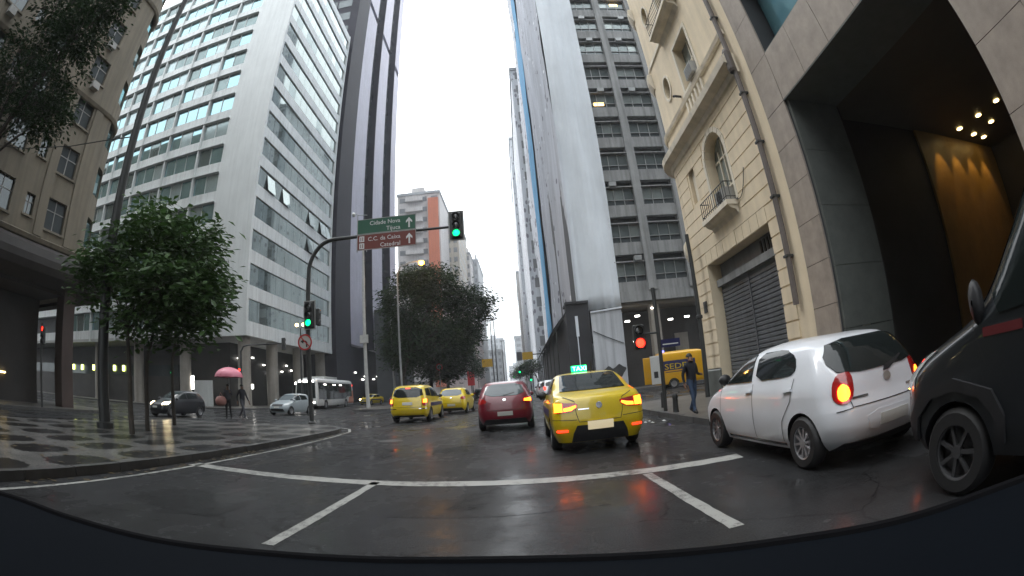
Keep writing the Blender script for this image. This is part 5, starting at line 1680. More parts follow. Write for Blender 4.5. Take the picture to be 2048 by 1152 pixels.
def suv_rear(c, lit):
    c.patch('rear_window', 'carglass', 'rear', [(-.66, 1.1), (.66, 1.1), (.6, 1.5), (-.6, 1.5)], rnd=1)
    for sg in (-1, 1):
        c.patch('tail_light', 'e_tail' if lit else 'lens_red', 'rear', [(sg * .79, 1.12), (sg * .8, .84), (sg * .66, .86), (sg * .66, 1.08)], off=.012)
    c.patch('lower_bumper', 'black', 'rear', [(-.75, .26), (.75, .26), (.72, .5), (-.72, .5)], off=.01)
    c.patch('number_plate', 'plate', 'rear', [(-.2, .7), (.2, .7), (.2, .8), (-.2, .8)], off=.012)
    c.patch('front_side_window', 'carglass', 'left', [(1.0, 1.08), (.05, 1.1), (.08, 1.5), (.45, 1.5)], both=True)
    c.patch('rear_side_window', 'carglass', 'left', [(-.03, 1.1), (-1.75, 1.14), (-1.6, 1.46), (0, 1.5)], both=True)
    c.mirrors(.95, 1.08, 'black'); c.wheels(6)
c = Car('suv', 'white off-road car with tail lights lit just left of the taxi roof', 'car', 'mpv', 'car_white', (2.35, 40.2, 0), R(4)); suv_rear(c, True)
c.patch('spare_wheel', 'black', 'rear', [(.3 * math.cos(a), .85 + .3 * math.sin(a)) for a in [i * math.pi / 10 for i in range(20)]], off=.12); c.done()
c = Car('suv', 'white car parked in front of the white off-road car down the street', 'car', 'mpv', 'car_white', (2.25, 48.5, 0), R(3)); suv_rear(c, False); c.done()
c = Car('car', 'tiny dark car far down the street left of the red hatchback roof', 'car', 'hatch', 'car_dark', (-5.4, 62, 0), 0); hatch_rear(c, 0); c.done()
c = Car('car', 'tiny silver car far down the street ahead of the tiny dark one', 'car', 'hatch', 'car_silver', (-6.2, 78, 0), 0); hatch_rear(c, 2); c.done()

# ---------------- front lip of the vehicle the camera rides in
hv = thing('camera_van', 'dark curved front lip of our own vehicle along the bottom edge', 'van', (0, 0, 0))
M['ownpaint'] = pmat('own_hood', (.0035, .005, .0075), .8, var=.15, spec=.05)
lip = [(-1.9, .35), (-1.56, .66), (-1.2, .75), (-.89, .81), (-.5, .905), (-.05, .925), (.386, .79), (.66, .64), (.945, .485), (1.15, .25)]
out = []
for i in range(len(lip) - 1):
    p0, p1, p2, p3 = lip[max(0, i - 1)], lip[i], lip[i + 1], lip[min(len(lip) - 1, i + 2)]
    for j in range(6):
        t = j / 6
        out.append(tuple(.5 * (2 * p1[k] + (p2[k] - p0[k]) * t + (2 * p0[k] - 5 * p1[k] + 4 * p2[k] - p3[k]) * t * t + (3 * p1[k] - p0[k] - 3 * p2[k] + p3[k]) * t ** 3) for k in (0, 1)))
out.append(lip[-1])
top = out + [(1.15, -1.2), (-1.9, -1.2)]
MB().prism(top, 'z', .35, .893).build('hood', 'ownpaint', hv)
sl = MB()
sl.tube([(p[0], p[1], .893) for p in out], .012, 8)
sl.build('rubber_seal', 'rubber', hv)
for sx in (-1.2, .6):
    MB().lathe([(0, -.12), (.3, -.12), (.34, -.06), (.34, .06), (.3, .12), (0, .12)], 20, (sx, -.3, .34), 'x').build('wheel', 'tyre', hv)
# ================================================================ STREET FURNITURE
def pole_thing(name, label, cat, base, group=None):
    return thing(name, label, cat, base, group)

# big leaning-looking tall pole on the island
t = thing('utility_pole', 'very tall dark round pole on the island among the small trees', 'pole', (-12.05, 9.57, 0))
MB().tube([(-12.05, 9.57, .1), (-12.05, 9.57, 6), (-12.05, 9.6, 17.5)], [.2, .17, .1], 14).build('shaft', 'dmetal', t, 40)
MB().lathe([(.3, .13), (.3, .3), (.21, .34)], 14, (-12.05, 9.57, 0)).build('base_collar', 'dmetal', t)
# overhead wire from the beige building to that pole
w = MB().tube([(-23.95, 8.4, 12.0), (-20, 8.7, 10.8), (-16, 9.1, 9.9), (-12.2, 9.55, 9.4)], .02, 6).build('overhead_wire', 'dmetal')
tag(w, 'thin dark wire from beige building facade to the tall pole', 'wire')

def signal_head(parent, c, lit, face=-1, w=.34, h=1.0, back=False, ax='y', n=3, mats=None):
    """three-lens box; face -1: lenses look towards -axis"""
    x, y, z = c
    d = .16
    if ax == 'y':
        o = MB().box(x - w / 2, x + w / 2, y - d / 2, y + d / 2, z - h / 2, z + h / 2).build('signal_head', 'dmetal', parent, bevel=.03)
    else:
        o = MB().box(x - d / 2, x + d / 2, y - w / 2, y + w / 2, z - h / 2, z + h / 2).build('signal_head', 'dmetal', parent, bevel=.03)
    if back:
        m = MB()
        b = .1
        yb = y + d / 2 - .03
        m.box(x - w / 2 - b, x + w / 2 + b, yb, yb + .02, z - h / 2 - b, z + h / 2 + b)
        m.build('backplate', 'dmetal', o)
        fr = MB()
        for (x0, x1, z0, z1) in ((x - w / 2 - b, x + w / 2 + b, z + h / 2 + b - .04, z + h / 2 + b), (x - w / 2 - b, x + w / 2 + b, z - h / 2 - b, z - h / 2 - b + .04),
                                 (x - w / 2 - b, x - w / 2 - b + .04, z - h / 2 - b + .041, z + h / 2 + b - .041), (x + w / 2 + b - .04, x + w / 2 + b, z - h / 2 - b + .041, z + h / 2 + b - .041)):
            fr.box(x0, x1, yb - .006, yb - .001, z0, z1)
        fr.build('plate_border', 'lpole', o)
    r = min(w, h / n) * .4
    for i in range(n):
        zz = z + h / 2 - h * (i + .5) / n
        m = 'lens_off'
        if lit == i: m = mats or ('e_red', 'e_amber', 'e_green')[i if n == 3 else (0 if i == 0 else 2)]
        s = face * (d / 2)
        if ax == 'y':
            MB().lathe([(0, s * 1.35), (r * .6, s * 1.3), (r, s * 1.02)], 18, (x, y, zz), 'y').build('lens', m, o, 60)
            MB().lathe([(r * 1.08, s * .98), (r * 1.1, s * 2.0), (r * 1.18, s * 2.0), (r * 1.16, s * .98)], 18, (x, y, zz), 'y').build('visor', 'black', o)
        else:
            MB().lathe([(0, s * 1.35), (r * .6, s * 1.3), (r, s * 1.02)], 18, (x, y, zz), 'x').build('lens', m, o, 60)
    return o

# traffic light gantry with direction signs
gx, gy = -8.58, 18.0
t = thing('traffic_light_gantry', 'curved traffic light mast with overhead arm, green signals and direction signs', 'traffic light', (gx, gy, .13))
path = [(gx, gy, .12), (gx, gy, 5.6)]
for i in range(1, 9):
    a = math.pi / 2 * i / 8
    path.append((gx + 1.15 * (1 - math.cos(a)), gy, 6.3 + 1.45 * math.sin(a)))
path += [(-5.5, gy, 7.75), (-2.1, gy, 7.75)]
MB().tube(path, [.1] * 2 + [.09] * 8 + [.06, .05], 12).build('mast', 'dmetal', t, 50)
MB().lathe([(.17, .13), (.17, .2), (.11, .24)], 12, (gx, gy, 0)).build('base_collar', 'dmetal', t)
signal_head(t, (-2.12, gy - .12, 7.76), 2, -1, .42, 1.05, True)
signal_head(t, (-8.44, gy - .2, 4.58), 2, -1, .36, 1.0, True)
o = signal_head(t, (-8.12, gy + .05, 4.5), -1, 1, .28, .7, False, 'x', 2)
# no-left-turn sign
sx, sz = -8.66, 3.47
d = MB().lathe([(0, -.012), (.33, -.012), (.33, .012), (0, .012)], 28, (sx, gy - .16, sz), 'y').build('turn_sign', 'plate', t)
MB().lathe([(.27, -.02), (.335, -.02), (.335, -.013), (.27, -.013)], 28, (sx, gy - .16, sz), 'y').build('red_ring', 'red', d)
def flat(poly, y, name, mat, parent): return MB().prism(poly, 'y', y - .003, y).build(name, mat, parent)
flat([(sx - .2, sz + .2), (sx - .17, sz + .23), (sx + .23, sz - .17), (sx + .2, sz - .2)], gy - .184, 'red_slash', 'red', d)
flat([(sx - .2, sz + .03), (sx - .07, sz + .13), (sx - .07, sz + .07), (sx + .06, sz + .06), (sx + .12, sz - .02), (sx + .12, sz - .2), (sx + .05, sz - .2), (sx + .05, sz - .04), (sx + .02, sz), (sx - .07, sz), (sx - .07, sz - .06)], gy - .179, 'arrow', 'black', d)
# boards
M['sgreen'] = pmat('sign_green', (.012, .1, .055), .5, var=.12, streak=.1)
M['sbrown'] = pmat('sign_brown', (.17, .028, .018), .5, var=.12, streak=.1)
for (z0, z1, m, l1, l2) in ((7.785, 8.44, 'sgreen', 'Cidade Nova', 'Tijuca'), (7.1, 7.77, 'sbrown', 'C.C. da Caixa', 'Catedral')):
    b = MB().box(-6.3, -3.77, gy - .1, gy - .075, z0, z1).build('sign_board', m, t)
    fr = MB()
    for (x0, x1, a, c_) in ((-6.3, -3.77, z1 - .025, z1), (-6.3, -3.77, z0, z0 + .025), (-6.3, -6.275, z0, z1), (-3.795, -3.77, z0, z1)):
        fr.box(x0, x1, gy - .106, gy - .1005, a, c_)
    fr.build('border', 'lpole', b)
    text_mesh(l1, .25, 'sign_text', 'text', b, (-4.42, gy - .104, z0 + .37), (R(90), 0, 0), 'RIGHT')
    text_mesh(l2, .25, 'sign_text', 'text', b, (-4.42, gy - .104, z0 + .08), (R(90), 0, 0), 'RIGHT')
    xa, za = -4.05, z0 + .1
    flat([(xa - .035, za), (xa + .035, za), (xa + .035, za + .28), (xa + .13, za + .2), (xa + .13, za + .29), (xa, za + .44), (xa - .13, za + .29), (xa - .13, za + .2), (xa - .035, za + .28)], gy - .104, 'arrow', 'text', b)
    if m == 'sbrown':
        for k in range(2):
            zz = z0 + .06 + k * .3
            pg = MB()
            pg.box(-6.2, -5.98, gy - .106, gy - .101, zz, zz + .03); pg.box(-6.2, -5.98, gy - .106, gy - .101, zz + .2, zz + .24)
            for q in range(3): pg.box(-6.2 + q * .085, -6.15 + q * .085, gy - .106, gy - .101, zz + .031, zz + .199)
            pg.build('pictogram', 'text', b)
for xs in (-6.32, -5.9): MB().tube([(xs, gy - .02, 7.05), (xs, gy - .02, 8.7 if xs < -6.1 else 8.4)], .022, 6).build('sign_bracket', 'metal', t)
cm = MB().lathe([(0, 8.62), (.07, 8.66), (.085, 8.74), (.05, 8.82), (0, 8.84)], 12, (-6.5, gy - .05, 0)).build('camera_dome', 'bus_white', t, 60)
MB().tube([(-6.5, gy, 8.84), (-6.35, gy, 8.72), (-5.9, gy, 8.66)], .018, 6).build('camera_arm', 'metal', t)

# right-hand signal with red light, street-name plate
rx, ry = 3.98, 13.2
t = thing('traffic_light', 'traffic light showing red on a thin pole at the right corner', 'traffic light', (rx, ry, .13))
MB().tube([(rx, ry, .13), (rx, ry, 3.7)], .06, 10).build('pole', 'dmetal', t, 50)
signal_head(t, (rx - .6, ry - .05, 2.32), 1, -1, .32, .7, False, 'y', 2, 'e_red')
MB().tube([(rx, ry, 2.4), (rx - .44, ry, 2.4)], .03, 8).build('bracket', 'dmetal', t)
nb = bx('name_plate', 'navy', t, rx + .04, rx + .62, ry - .05, ry - .03, 1.95, 2.18)
bx('plate_line', 'text', nb, rx + .08, rx + .56, ry - .055, ry - .051, 2.02, 2.05)
for (x, y, lab) in [(4.0, 12.3, 'short dark bollard nearest the walking person on the right corner'), (4.35, 14.6, 'short dark bollard behind the red traffic light pole')]:
    t = thing('bollard', lab, 'bollard', (x, y, .13), 'bollards on the right corner')
    MB().lathe([(.09, .13), (.08, .2), (.07, .52)], 12, (x, y, 0)).build('post', 'dmetal', t, 40)
    MB().lathe([(.08, .52), (.09, .57), (.06, .63), (0, .65)], 12, (x, y, 0)).build('cap', 'dmetal', t, 40)
t = thing('utility_pole', 'slim dark pole against the rounded corner of the cream building', 'pole', (6.6, 16.35, .13))
MB().tube([(6.6, 16.35, .13), (6.6, 16.35, 6.2)], [.09, .075], 10).build('shaft', 'dmetal', t, 40)
MB().lathe([(.1, 3.0), (.13, 3.02), (.13, 3.12), (.1, 3.14)], 10, (6.6, 16.35, 0)).build('clamp', 'dmetal', t)

# pale lamp posts on the far median
t = thing('lamp_post', 'tall pale concrete lamp post with a grey box on the median nose', 'lamp post', (-13.9, 41.4, .14))
MB().tube([(-13.9, 41.4, .14), (-13.9, 41.4, 12), (-13.95, 41.4, 17.5)], [.19, .13, .05], 12).build('shaft', 'lpole', t, 40)
bx('control_box', 'lpole', t, -14.3, -13.5, 41.1, 41.25, 6.0, 6.75)
bx('bracket_box', 'lpole', t, -14.1, -13.8, 41.2, 41.3, 16.6, 17.0)
t = thing('lamp_post', 'thinner grey lamp post right of the median nose post', 'lamp post', (-13.2, 48.5, .14))
MB().tube([(-13.2, 48.5, .14), (-13.3, 48.5, 13.5)], [.15, .07], 10).build('shaft', 'metal', t, 40)
t = thing('street_lamp', 'lit orange street lamp above the median trees', 'street lamp', (-11.6, 45.3, .14))
MB().tube([(-11.6, 45.3, .14), (-11.6, 45.3, 13.2), (-11.2, 45.15, 13.9), (-10.2, 45.0, 14.2), (-9.3, 44.9, 14.22)], [.12, .08, .06, .05, .05], 10).build('mast', 'metal', t, 50)
lh = MB().lathe([(.0, .14), (.16, .1), (.28, -.05), (.0, -.06)], 14, (-8.98, 44.85, 14.18)).build('lamp_head', 'metal', t, 50)
MB().lathe([(.02, -.06), (.26, -.08), (.24, -.3), (.0, -.44)], 14, (-8.98, 44.85, 14.18)).build('lamp_bowl', 'e_amber', lh, 60)
ld = bpy.data.lights.new('street_lamp_light', 'POINT'); ld.energy = 220; ld.color = (1, .5, .1); ld.shadow_soft_size = .25
lo = bpy.data.objects.new('street_lamp_light', ld); COL.objects.link(lo); lo.location = (-8.98, 44.85, 13.6)
# globe lamp in front of the white building
t = thing('street_lamp', 'twin warm globe lamp glowing left of the pole-mounted green signal', 'street lamp', (-18.2, 36.6, 0))
MB().tube([(-18.2, 36.6, 0), (-18.2, 36.6, 7.0)], [.1, .06], 10).build('mast', 'dmetal', t)
for s in (-.35, .3):
    MB().lathe([(0, -.16), (.12, -.1), (.16, 0), (.12, .1), (0, .16)], 12, (-18.2 + s, 36.6, 7.3)).build('globe', 'e_warm', t, 60)
MB().tube([(-18.55, 36.6, 7.15), (-18.2, 36.6, 6.95), (-17.9, 36.6, 7.15)], .03, 6).build('arm', 'dmetal', t)
# overhead signal of the other carriageway (seen from behind)
t = thing('traffic_light', 'dark overhead signal seen from behind in front of the white building columns', 'traffic light', (-24.3, 36.2, .1))
MB().tube([(-24.3, 36.2, .1), (-24.3, 36.2, 5.2), (-24.0, 36.2, 5.65), (-23.4, 36.2, 5.75), (-19.8, 36.2, 5.75)], [.1, .09, .08, .06, .05], 10).build('mast', 'dmetal', t, 50)
signal_head(t, (-19.7, 36.2, 5.7), -1, 1, .36, 1.05)
signal_head(t, (-24.3, 36.0, 3.4), 0, -1, .28, .7, False, 'y', 2, 'e_red')
# left corner signals
t = thing('traffic_light', 'traffic light glowing red before the brown pillar at the far left', 'traffic light', (-22.7, 13.2, .13))
MB().tube([(-22.7, 13.2, .13), (-22.7, 13.2, 4.2)], .07, 10).build('pole', 'dmetal', t)
signal_head(t, (-22.5, 13.2, 3.6), 0, -1, .3, .9, False, 'y', 3)
t = thing('traffic_light', 'small green signal across the cross street behind the trees', 'traffic light', (-34.7, 37.9, .13))
MB().tube([(-34.7, 37.9, .13), (-34.7, 37.9, 4.0)], .07, 10).build('pole', 'dmetal', t)
signal_head(t, (-34.7, 37.7, 3.6), 1, -1, .3, .7, False, 'y', 2, 'e_green')

# far street furniture
M['syellow'] = pmat('sign_yellow', (.55, .33, .02), .5, var=.05)
M['sblack'] = pmat('sign_back', (.08, .08, .085), .5, var=.1)
t = thing('street_sign', 'round no-parking sign with red ring on a post before the median trees', 'sign', (-9.7, 56.5, .14))
MB().tube([(-9.7, 56.5, .14), (-9.7, 56.5, 4.6)], .05, 8).build('post', 'metal', t)
d = MB().lathe([(0, -.01), (.42, -.01), (.42, .01), (0, .01)], 24, (-9.7, 56.4, 4.3), 'y').build('disc', 'plate', t)
MB().lathe([(.3, -.02), (.43, -.02), (.43, -.012), (.3, -.012)], 24, (-9.7, 56.4, 4.3), 'y').build('red_ring', 'red', d)
text_mesh('E', .5, 'letter', 'black', d, (-9.85, 56.37, 4.13), (R(90), 0, 0))
t = thing('bus_stop_panel', 'red advertising panel on the median far down the street', 'panel', (-9.4, 88, .14))
bx('panel', 'red', t, -10.0, -8.7, 88, 88.2, 2.2, 4.9)
bx('header', 'text', t, -9.9, -9.2, 87.95, 87.99, 5.0, 5.5)
MB().tube([(-9.35, 88.1, .14), (-9.35, 88.1, 2.2)], .08, 8).build('post', 'dmetal', t)
t = thing('overhead_sign', 'yellow overhead sign on a curved arm above the red hatchback', 'sign', (-9.5, 92, .14))
MB().tube([(-9.5, 92, .14), (-9.5, 92, 6.2), (-9.2, 92, 6.8), (-8.6, 92, 7.0), (-5.3, 92, 7.0)], [.12, .1, .09, .08, .07], 8).build('mast', 'dmetal', t)
bx('board', 'syellow', t, -7.4, -5.4, 91.8, 91.9, 5.6, 7.15)
t = thing('overhead_sign', 'yellow overhead sign with dark end by the wrapped building', 'sign', (3.4, 70, .14))
MB().tube([(3.9, 70, .14), (3.9, 70, 5.6), (3.6, 70, 5.9), (.0, 70, 5.9)], [.12, .1, .09, .07], 8).build('mast', 'dmetal', t)
bx('board', 'syellow', t, .3, 1.85, 69.8, 69.9, 5.2, 6.3)
bx('dark_board', 'sblack', t, -.5, .28, 69.85, 69.95, 5.1, 6.4, (0, 0, 0))
for (x, y, z, lab) in [(-.3, 84, 4.1, 'green signal hanging down the street above the red hatchback roof'), (1.5, 80, 2.5, 'lower green signal at the kerb just left of the white cars'), (-2.0, 125, 4.3, 'tiny farthest green signal down the street')]:
    t = thing('traffic_light', lab, 'traffic light', (x + (1.5 if z > 4 else .2), y, .1))
    px = x + (3.2 if z > 4 else .35)
    MB().tube([(px, y, .1), (px, y, z), (x, y, z + .1)] if z > 4 else [(px, y, .1), (px, y, z + .6)], .07, 8).build('pole', 'dmetal', t)
    signal_head(t, (x, y - .1, z + .2), 2, -1, .42, 1.2)

# litter on the wet road by the right kerb
rnd = random.Random(11)
for i, (x, y) in enumerate([(2.85, 12.3), (3.05, 12.0), (3.2, 12.15), (3.5, 11.8), (3.15, 11.7)]):
    m = MB(); s = rnd.uniform(.05, .1)
    pts = [(x + s * math.cos(a) * rnd.uniform(.6, 1.2), y + s * math.sin(a) * rnd.uniform(.6, 1.2), .006 + rnd.uniform(0, .02)) for a in [k * math.pi / 3 for k in range(6)]]
    for k in range(6): m.quad((x, y, .03 + .02 * rnd.random()), pts[k], pts[(k + 1) % 6])
    tag(m.build('litter', 'bus_white'), 'scrap of white litter on the wet road near the right corner', 'litter', 'litter by the right kerb')

# ================================================================ PEOPLE
def person(name, label, loc, rot, J, mats, scale=1.0, group=None):
    root = thing(name, label, 'person', (0, 0, 0), group)
    names = list(J.keys())
    E = [('pelvis', 'spine', 'top'), ('spine', 'chest', 'top'), ('chest', 'neck', 'top'), ('neck', 'chin', 'skin'), ('chin', 'head', 'skin'), ('head', 'crown', 'skin'), ('head', 'nose', 'skin')]
    for s in 'LR':
        E += [('chest', 'sh' + s, 'top'), ('sh' + s, 'el' + s, 'top'), ('el' + s, 'wr' + s, 'top'), ('wr' + s, 'pa' + s, 'skin'),
              ('pelvis', 'hip' + s, 'leg'), ('hip' + s, 'kn' + s, 'leg'), ('kn' + s, 'an' + s, 'leg'), ('an' + s, 'to' + s, 'shoe'), ('an' + s, 'he' + s, 'shoe')]
    V = {k: Vector(v[:3]) * scale for k, v in J.items()}
    Rr = {k: v[3] * scale for k, v in J.items()}
    for s in 'LR':
        w, p = V['wr' + s], V['pa' + s]
        d = (p - w).normalized()
        side = Vector((0, 1, 0)) - d * d.y
        side = side.normalized() if side.length > .1 else Vector((1, 0, 0))
        fw = d.cross(side)
        for i, (off, ln) in enumerate([(-.033, .065), (-.011, .078), (.011, .074), (.032, .055)]):
            a = p + side * off * scale + d * .02 * scale
            k1, k2 = f'f{s}{i}a', f'f{s}{i}b'
            V[k1] = a + d * ln * .55 * scale; V[k2] = a + (d * ln + fw * .025) * scale
            Rr[k1] = .0095 * scale; Rr[k2] = .008 * scale
            E += [('pa' + s, k1, 'skin'), (k1, k2, 'skin')]
        V[f't{s}'] = w + (d * .05 - side * .055 + fw * .02) * scale; Rr[f't{s}'] = .01 * scale
        V[f't{s}2'] = w + (d * .085 - side * .06 + fw * .03) * scale; Rr[f't{s}2'] = .009 * scale
        E += [('wr' + s, f't{s}', 'skin'), (f't{s}', f't{s}2', 'skin')]
    names = list(V.keys()); idx = {n: i for i, n in enumerate(names)}
    me = bpy.data.meshes.new('body')
    me.from_pydata([tuple(V[n]) for n in names], [(idx[a], idx[b]) for a, b, _ in E], [])
    o = bpy.data.objects.new('tmp', me); COL.objects.link(o)
    o.modifiers.new('skin', 'SKIN').use_smooth_shade = True
    sk = me.skin_vertices[0].data
    for n in names:
        sk[idx[n]].radius = (Rr[n], Rr[n]); sk[idx[n]].use_root = (n == 'pelvis')
    o.modifiers.new('sub', 'SUBSURF').levels = 1
    bpy.context.view_layer.update()
    dg = bpy.context.evaluated_depsgraph_get()
    nm = bpy.data.meshes.new_from_object(o.evaluated_get(dg))
    bpy.data.objects.remove(o)
    order = ['top', 'leg', 'skin', 'shoe']
    nm.materials.clear()
    for k in order: nm.materials.append(M[mats[k]])
    segs = [(V[a], V[b], order.index(c)) for a, b, c in E]
    for p in nm.polygons:
        best, bi = 9, 0
        for a, b, c in segs:
            ab = b - a; t = max(0, min(1, (p.center - a).dot(ab) / max(1e-9, ab.dot(ab))))
            dd = (p.center - (a + ab * t)).length
            if dd < best: best, bi = dd, c
        p.material_index = bi; p.use_smooth = True
    b = bpy.data.objects.new('body', nm); COL.objects.link(b); attach(b, root)
    # hair cap
    h, c = V['head'], V['crown']
    m = MB(); r = Rr['head'] * 1.12
    prof = []
    for i in range(8):
        a = math.pi / 2 * i / 7
        prof.append((r * math.cos(a) * 1.0, r * math.sin(a) * 1.15))
    m.lathe(prof, 14, (h.x, h.y + .015 * scale, h.z + .03 * scale))
    m.build('hair', mats['hair'], root, 60)
    for s in (-1, 1):
        MB().lathe([(0, -.008), (.022 * scale, 0), (0, .008)], 8, (h.x + s * Rr['head'] * 1.02, h.y, h.z - .01), 'x').build('ear', mats['skin'], root)
        MB().lathe([(0, -.006), (.011 * scale, 0), (0, .004)], 8, (h.x + s * .033 * scale, h.y - Rr['head'] * .97, h.z + .008), 'y').build('eye', 'black', root)
    MB().box(h.x - .022 * scale, h.x + .022 * scale, h.y - Rr['head'] * 1.0, h.y - Rr['head'] * .9, h.z - .055 * scale, h.z - .047 * scale).build('mouth', 'lens_red', root)
    root.location = loc; root.rotation_euler = (0, 0, rot)
    return root

def pose(stride=.0, armL=(0, 0), armR=(0, 0), lean=0, elbowR=None, elbowL=None):
    J = {'pelvis': (0, 0, .93, .13), 'spine': (0, -.01 * lean, 1.08, .125), 'chest': (0, -.03 * lean, 1.28, .14), 'neck': (0, -.04 * lean, 1.44, .06),
         'chin': (0, -.05 - .02 * lean, 1.5, .062), 'head': (0, -.05 * lean - .01, 1.57, .088), 'crown': (0, -.05 * lean, 1.63, .075), 'nose': (0, -.105 - .03 * lean, 1.56, .016)}
    for s, sg, ph in (('L', -1, 1), ('R', 1, -1)):
        st = stride * ph
        J['hip' + s] = (sg * .09, 0, .88, .095)
        J['kn' + s] = (sg * .095, -.05 - st * .5, .5, .062)
        J['an' + s] = (sg * .1, -st + (.08 if st < 0 else 0), .09 + (.05 if st < -.1 else 0), .045)
        J['to' + s] = (sg * .11, -st - .14 + (.08 if st < 0 else 0), .035, .036)
        J['he' + s] = (sg * .1, -st + .05 + (.08 if st < 0 else 0), .045 + (.05 if st < -.1 else 0), .036)
        J['sh' + s] = (sg * .175, -.02 * lean, 1.39, .07)
        J['el' + s] = (sg * .235, .03 + st * .35, 1.12, .05)
        J['wr' + s] = (sg * .24, -.06 + st * .6, .88, .034)
        J['pa' + s] = (sg * .24, -.085 + st * .65, .80, .03)
    for s, e in (('R', elbowR), ('L', elbowL)):
        if e:
            J['el' + s], J['wr' + s], J['pa' + s] = e
    return J
M['skin'] = pmat('skin', (.24, .13, .085), .5, var=.05)
M['skin2'] = pmat('skin_dark', (.12, .065, .042), .5, var=.05)
M['jacket'] = pmat('dark_jacket', (.014, .015, .022), .8, var=.2, scale=8)
M['jeans'] = pmat('blue_jeans', (.035, .06, .11), .8, var=.25, scale=9)
M['greypants'] = pmat('grey_trousers', (.06, .062, .075), .8, var=.2, scale=9)
M['blackpants'] = pmat('black_trousers', (.012, .012, .014), .8, var=.2, scale=9)
M['shoe'] = pmat('dark_shoes', (.02, .018, .018), .6, var=.1)
M['shoew'] = pmat('pale_shoes', (.4, .38, .36), .6, var=.1)
M['hair'] = pmat('dark_hair', (.012, .01, .008), .6, var=.1)
M['pink'] = pmat('pink_umbrella', (.6, .17, .24), .5, var=.08, coat=.3)
M['pinkbag'] = pmat('pink_bag', (.36, .17, .15), .6, var=.2, scale=6)
person('person', 'person in dark jacket and blue jeans walking on the right corner', (4.06, 11.05, .14), R(20),
       pose(.16, elbowR=((.25, .02, 1.12, .05), (.2, -.2, 1.08, .034), (.16, -.26, 1.1, .03))),
       dict(top='jacket', leg='jeans', skin='skin', shoe='shoe', hair='hair'), .87)
ur = ((.24, -.06, 1.16, .05), (.16, -.24, 1.3, .034), (.14, -.27, 1.37, .03))
person('person', 'person in black trousers holding the pink umbrella at the crossing', (-14.02, 19.55, .14), R(25),
       pose(.05, elbowR=ur), dict(top='greypants', leg='blackpants', skin='skin2', shoe='shoe', hair='hair'), 1.0)
person('person', 'person in dark top striding beside the pink umbrella holder', (-13.4, 19.95, .14), R(75),
       pose(.3), dict(top='jacket', leg='greypants', skin='skin2', shoe='shoew', hair='hair'), 1.0)
# umbrella
ux, uy = -13.8, 19.4
t = thing('umbrella', 'open pink umbrella held up at the crossing', 'umbrella', (ux, uy, 1.4))
m = MB(); NG = 8; K = 6
for g in range(NG):
    a0 = 2 * math.pi * g / NG; a1 = 2 * math.pi * (g + 1) / NG
for i in range(9):
    tt = i / 8
    for k in range(NG * K):
        a = 2 * math.pi * k / (NG * K)
        ph = (k % K) / K
        sag = 1 - .07 * math.sin(math.pi * ph) * tt
        r = .76 * math.sin(tt * math.pi / 2 * .98) * sag
        z = 2.64 - .5 * (1 - math.cos(tt * math.pi / 2)) + .035 * math.sin(math.pi * ph) * tt ** 3
        m.v.append((ux + r * math.cos(a), uy + r * math.sin(a), z))
for i in range(8):
    for k in range(NG * K):
        a, b = i * NG * K + k, i * NG * K + (k + 1) % (NG * K)
        m.f.append((a, b, b + NG * K, a + NG * K))
m.build('canopy', 'pink', t, 40)
MB().tube([(ux, uy, 2.72), (ux, uy, 1.5), (ux, uy - .02, 1.42)], .011, 8).build('shaft', 'metal', t)
MB().tube([(ux, uy, 1.52), (ux, uy, 1.36), (ux + .03, uy, 1.31), (ux + .06, uy, 1.34)], .016, 8).build('handle', 'black', t)
for g in range(NG):
    a = 2 * math.pi * g / NG
    MB().tube([(ux, uy, 2.62), (ux + .45 * math.cos(a), uy + .45 * math.sin(a), 2.53), (ux + .72 * math.cos(a), uy + .72 * math.sin(a), 2.16)], .005, 4).build('rib', 'metal', t)
t = thing('bag', 'round pinkish bag carried below the pink umbrella', 'bag', (-14.3, 19.3, .9))
MB().lathe([(0, -.24), (.2, -.22), (.29, -.1), (.3, .06), (.2, .2), (0, .24)], 16, (-14.3, 19.3, 1.02)).build('sack', 'pinkbag', t, 60)
MB().tube([(-14.42, 19.3, 1.22), (-14.3, 19.3, 1.42), (-14.18, 19.3, 1.22)], .014, 6).build('strap', 'pinkbag', t)

# ================================================================ TREES
def leaf_mat(name, col):
    m, t, b = new_mat(name)
    N, LK = t.nodes, t.links.new
    oi = N.new('ShaderNodeNewGeometry')
    nz = N.new('ShaderNodeTexNoise'); nz.inputs['Scale'].default_value = 1.4; nz.inputs['Detail'].default_value = 4
    LK(oi.outputs['Position'], nz.inputs['Vector'])
    ad_ = N.new('ShaderNodeMath'); ad_.operation = 'ADD'
    LK(oi.outputs['Random Per Island'], ad_.inputs[0]); LK(nz.outputs[0], ad_.inputs[1])
    mr = N.new('ShaderNodeMapRange'); mr.inputs['From Min'].default_value = .3; mr.inputs['From Max'].default_value = 1.6
    mr.inputs['To Min'].default_value = .45; mr.inputs['To Max'].default_value = 1.6
    LK(ad_.outputs[0], mr.inputs['Value'])
    vm = N.new('ShaderNodeVectorMath'); vm.operation = 'SCALE'; vm.inputs[0].default_value = col
    LK(mr.outputs[0], vm.inputs['Scale']); LK(vm.outputs[0], b.inputs['Base Color'])
    b.inputs['Roughness'].default_value = .45
    b.inputs['Specular IOR Level'].default_value = .25
    tr = N.new('ShaderNodeBsdfTranslucent'); LK(vm.outputs[0], tr.inputs['Color'])
    mx = N.new('ShaderNodeMixShader'); mx.inputs[0].default_value = .25
    out = [n for n in N if n.type == 'OUTPUT_MATERIAL'][0]
    LK(b.outputs[0], mx.inputs[1]); LK(tr.outputs[0], mx.inputs[2]); LK(mx.outputs[0], out.inputs['Surface'])
    return m
M['leaf'] = leaf_mat('leaf_green', (.05, .1, .028))
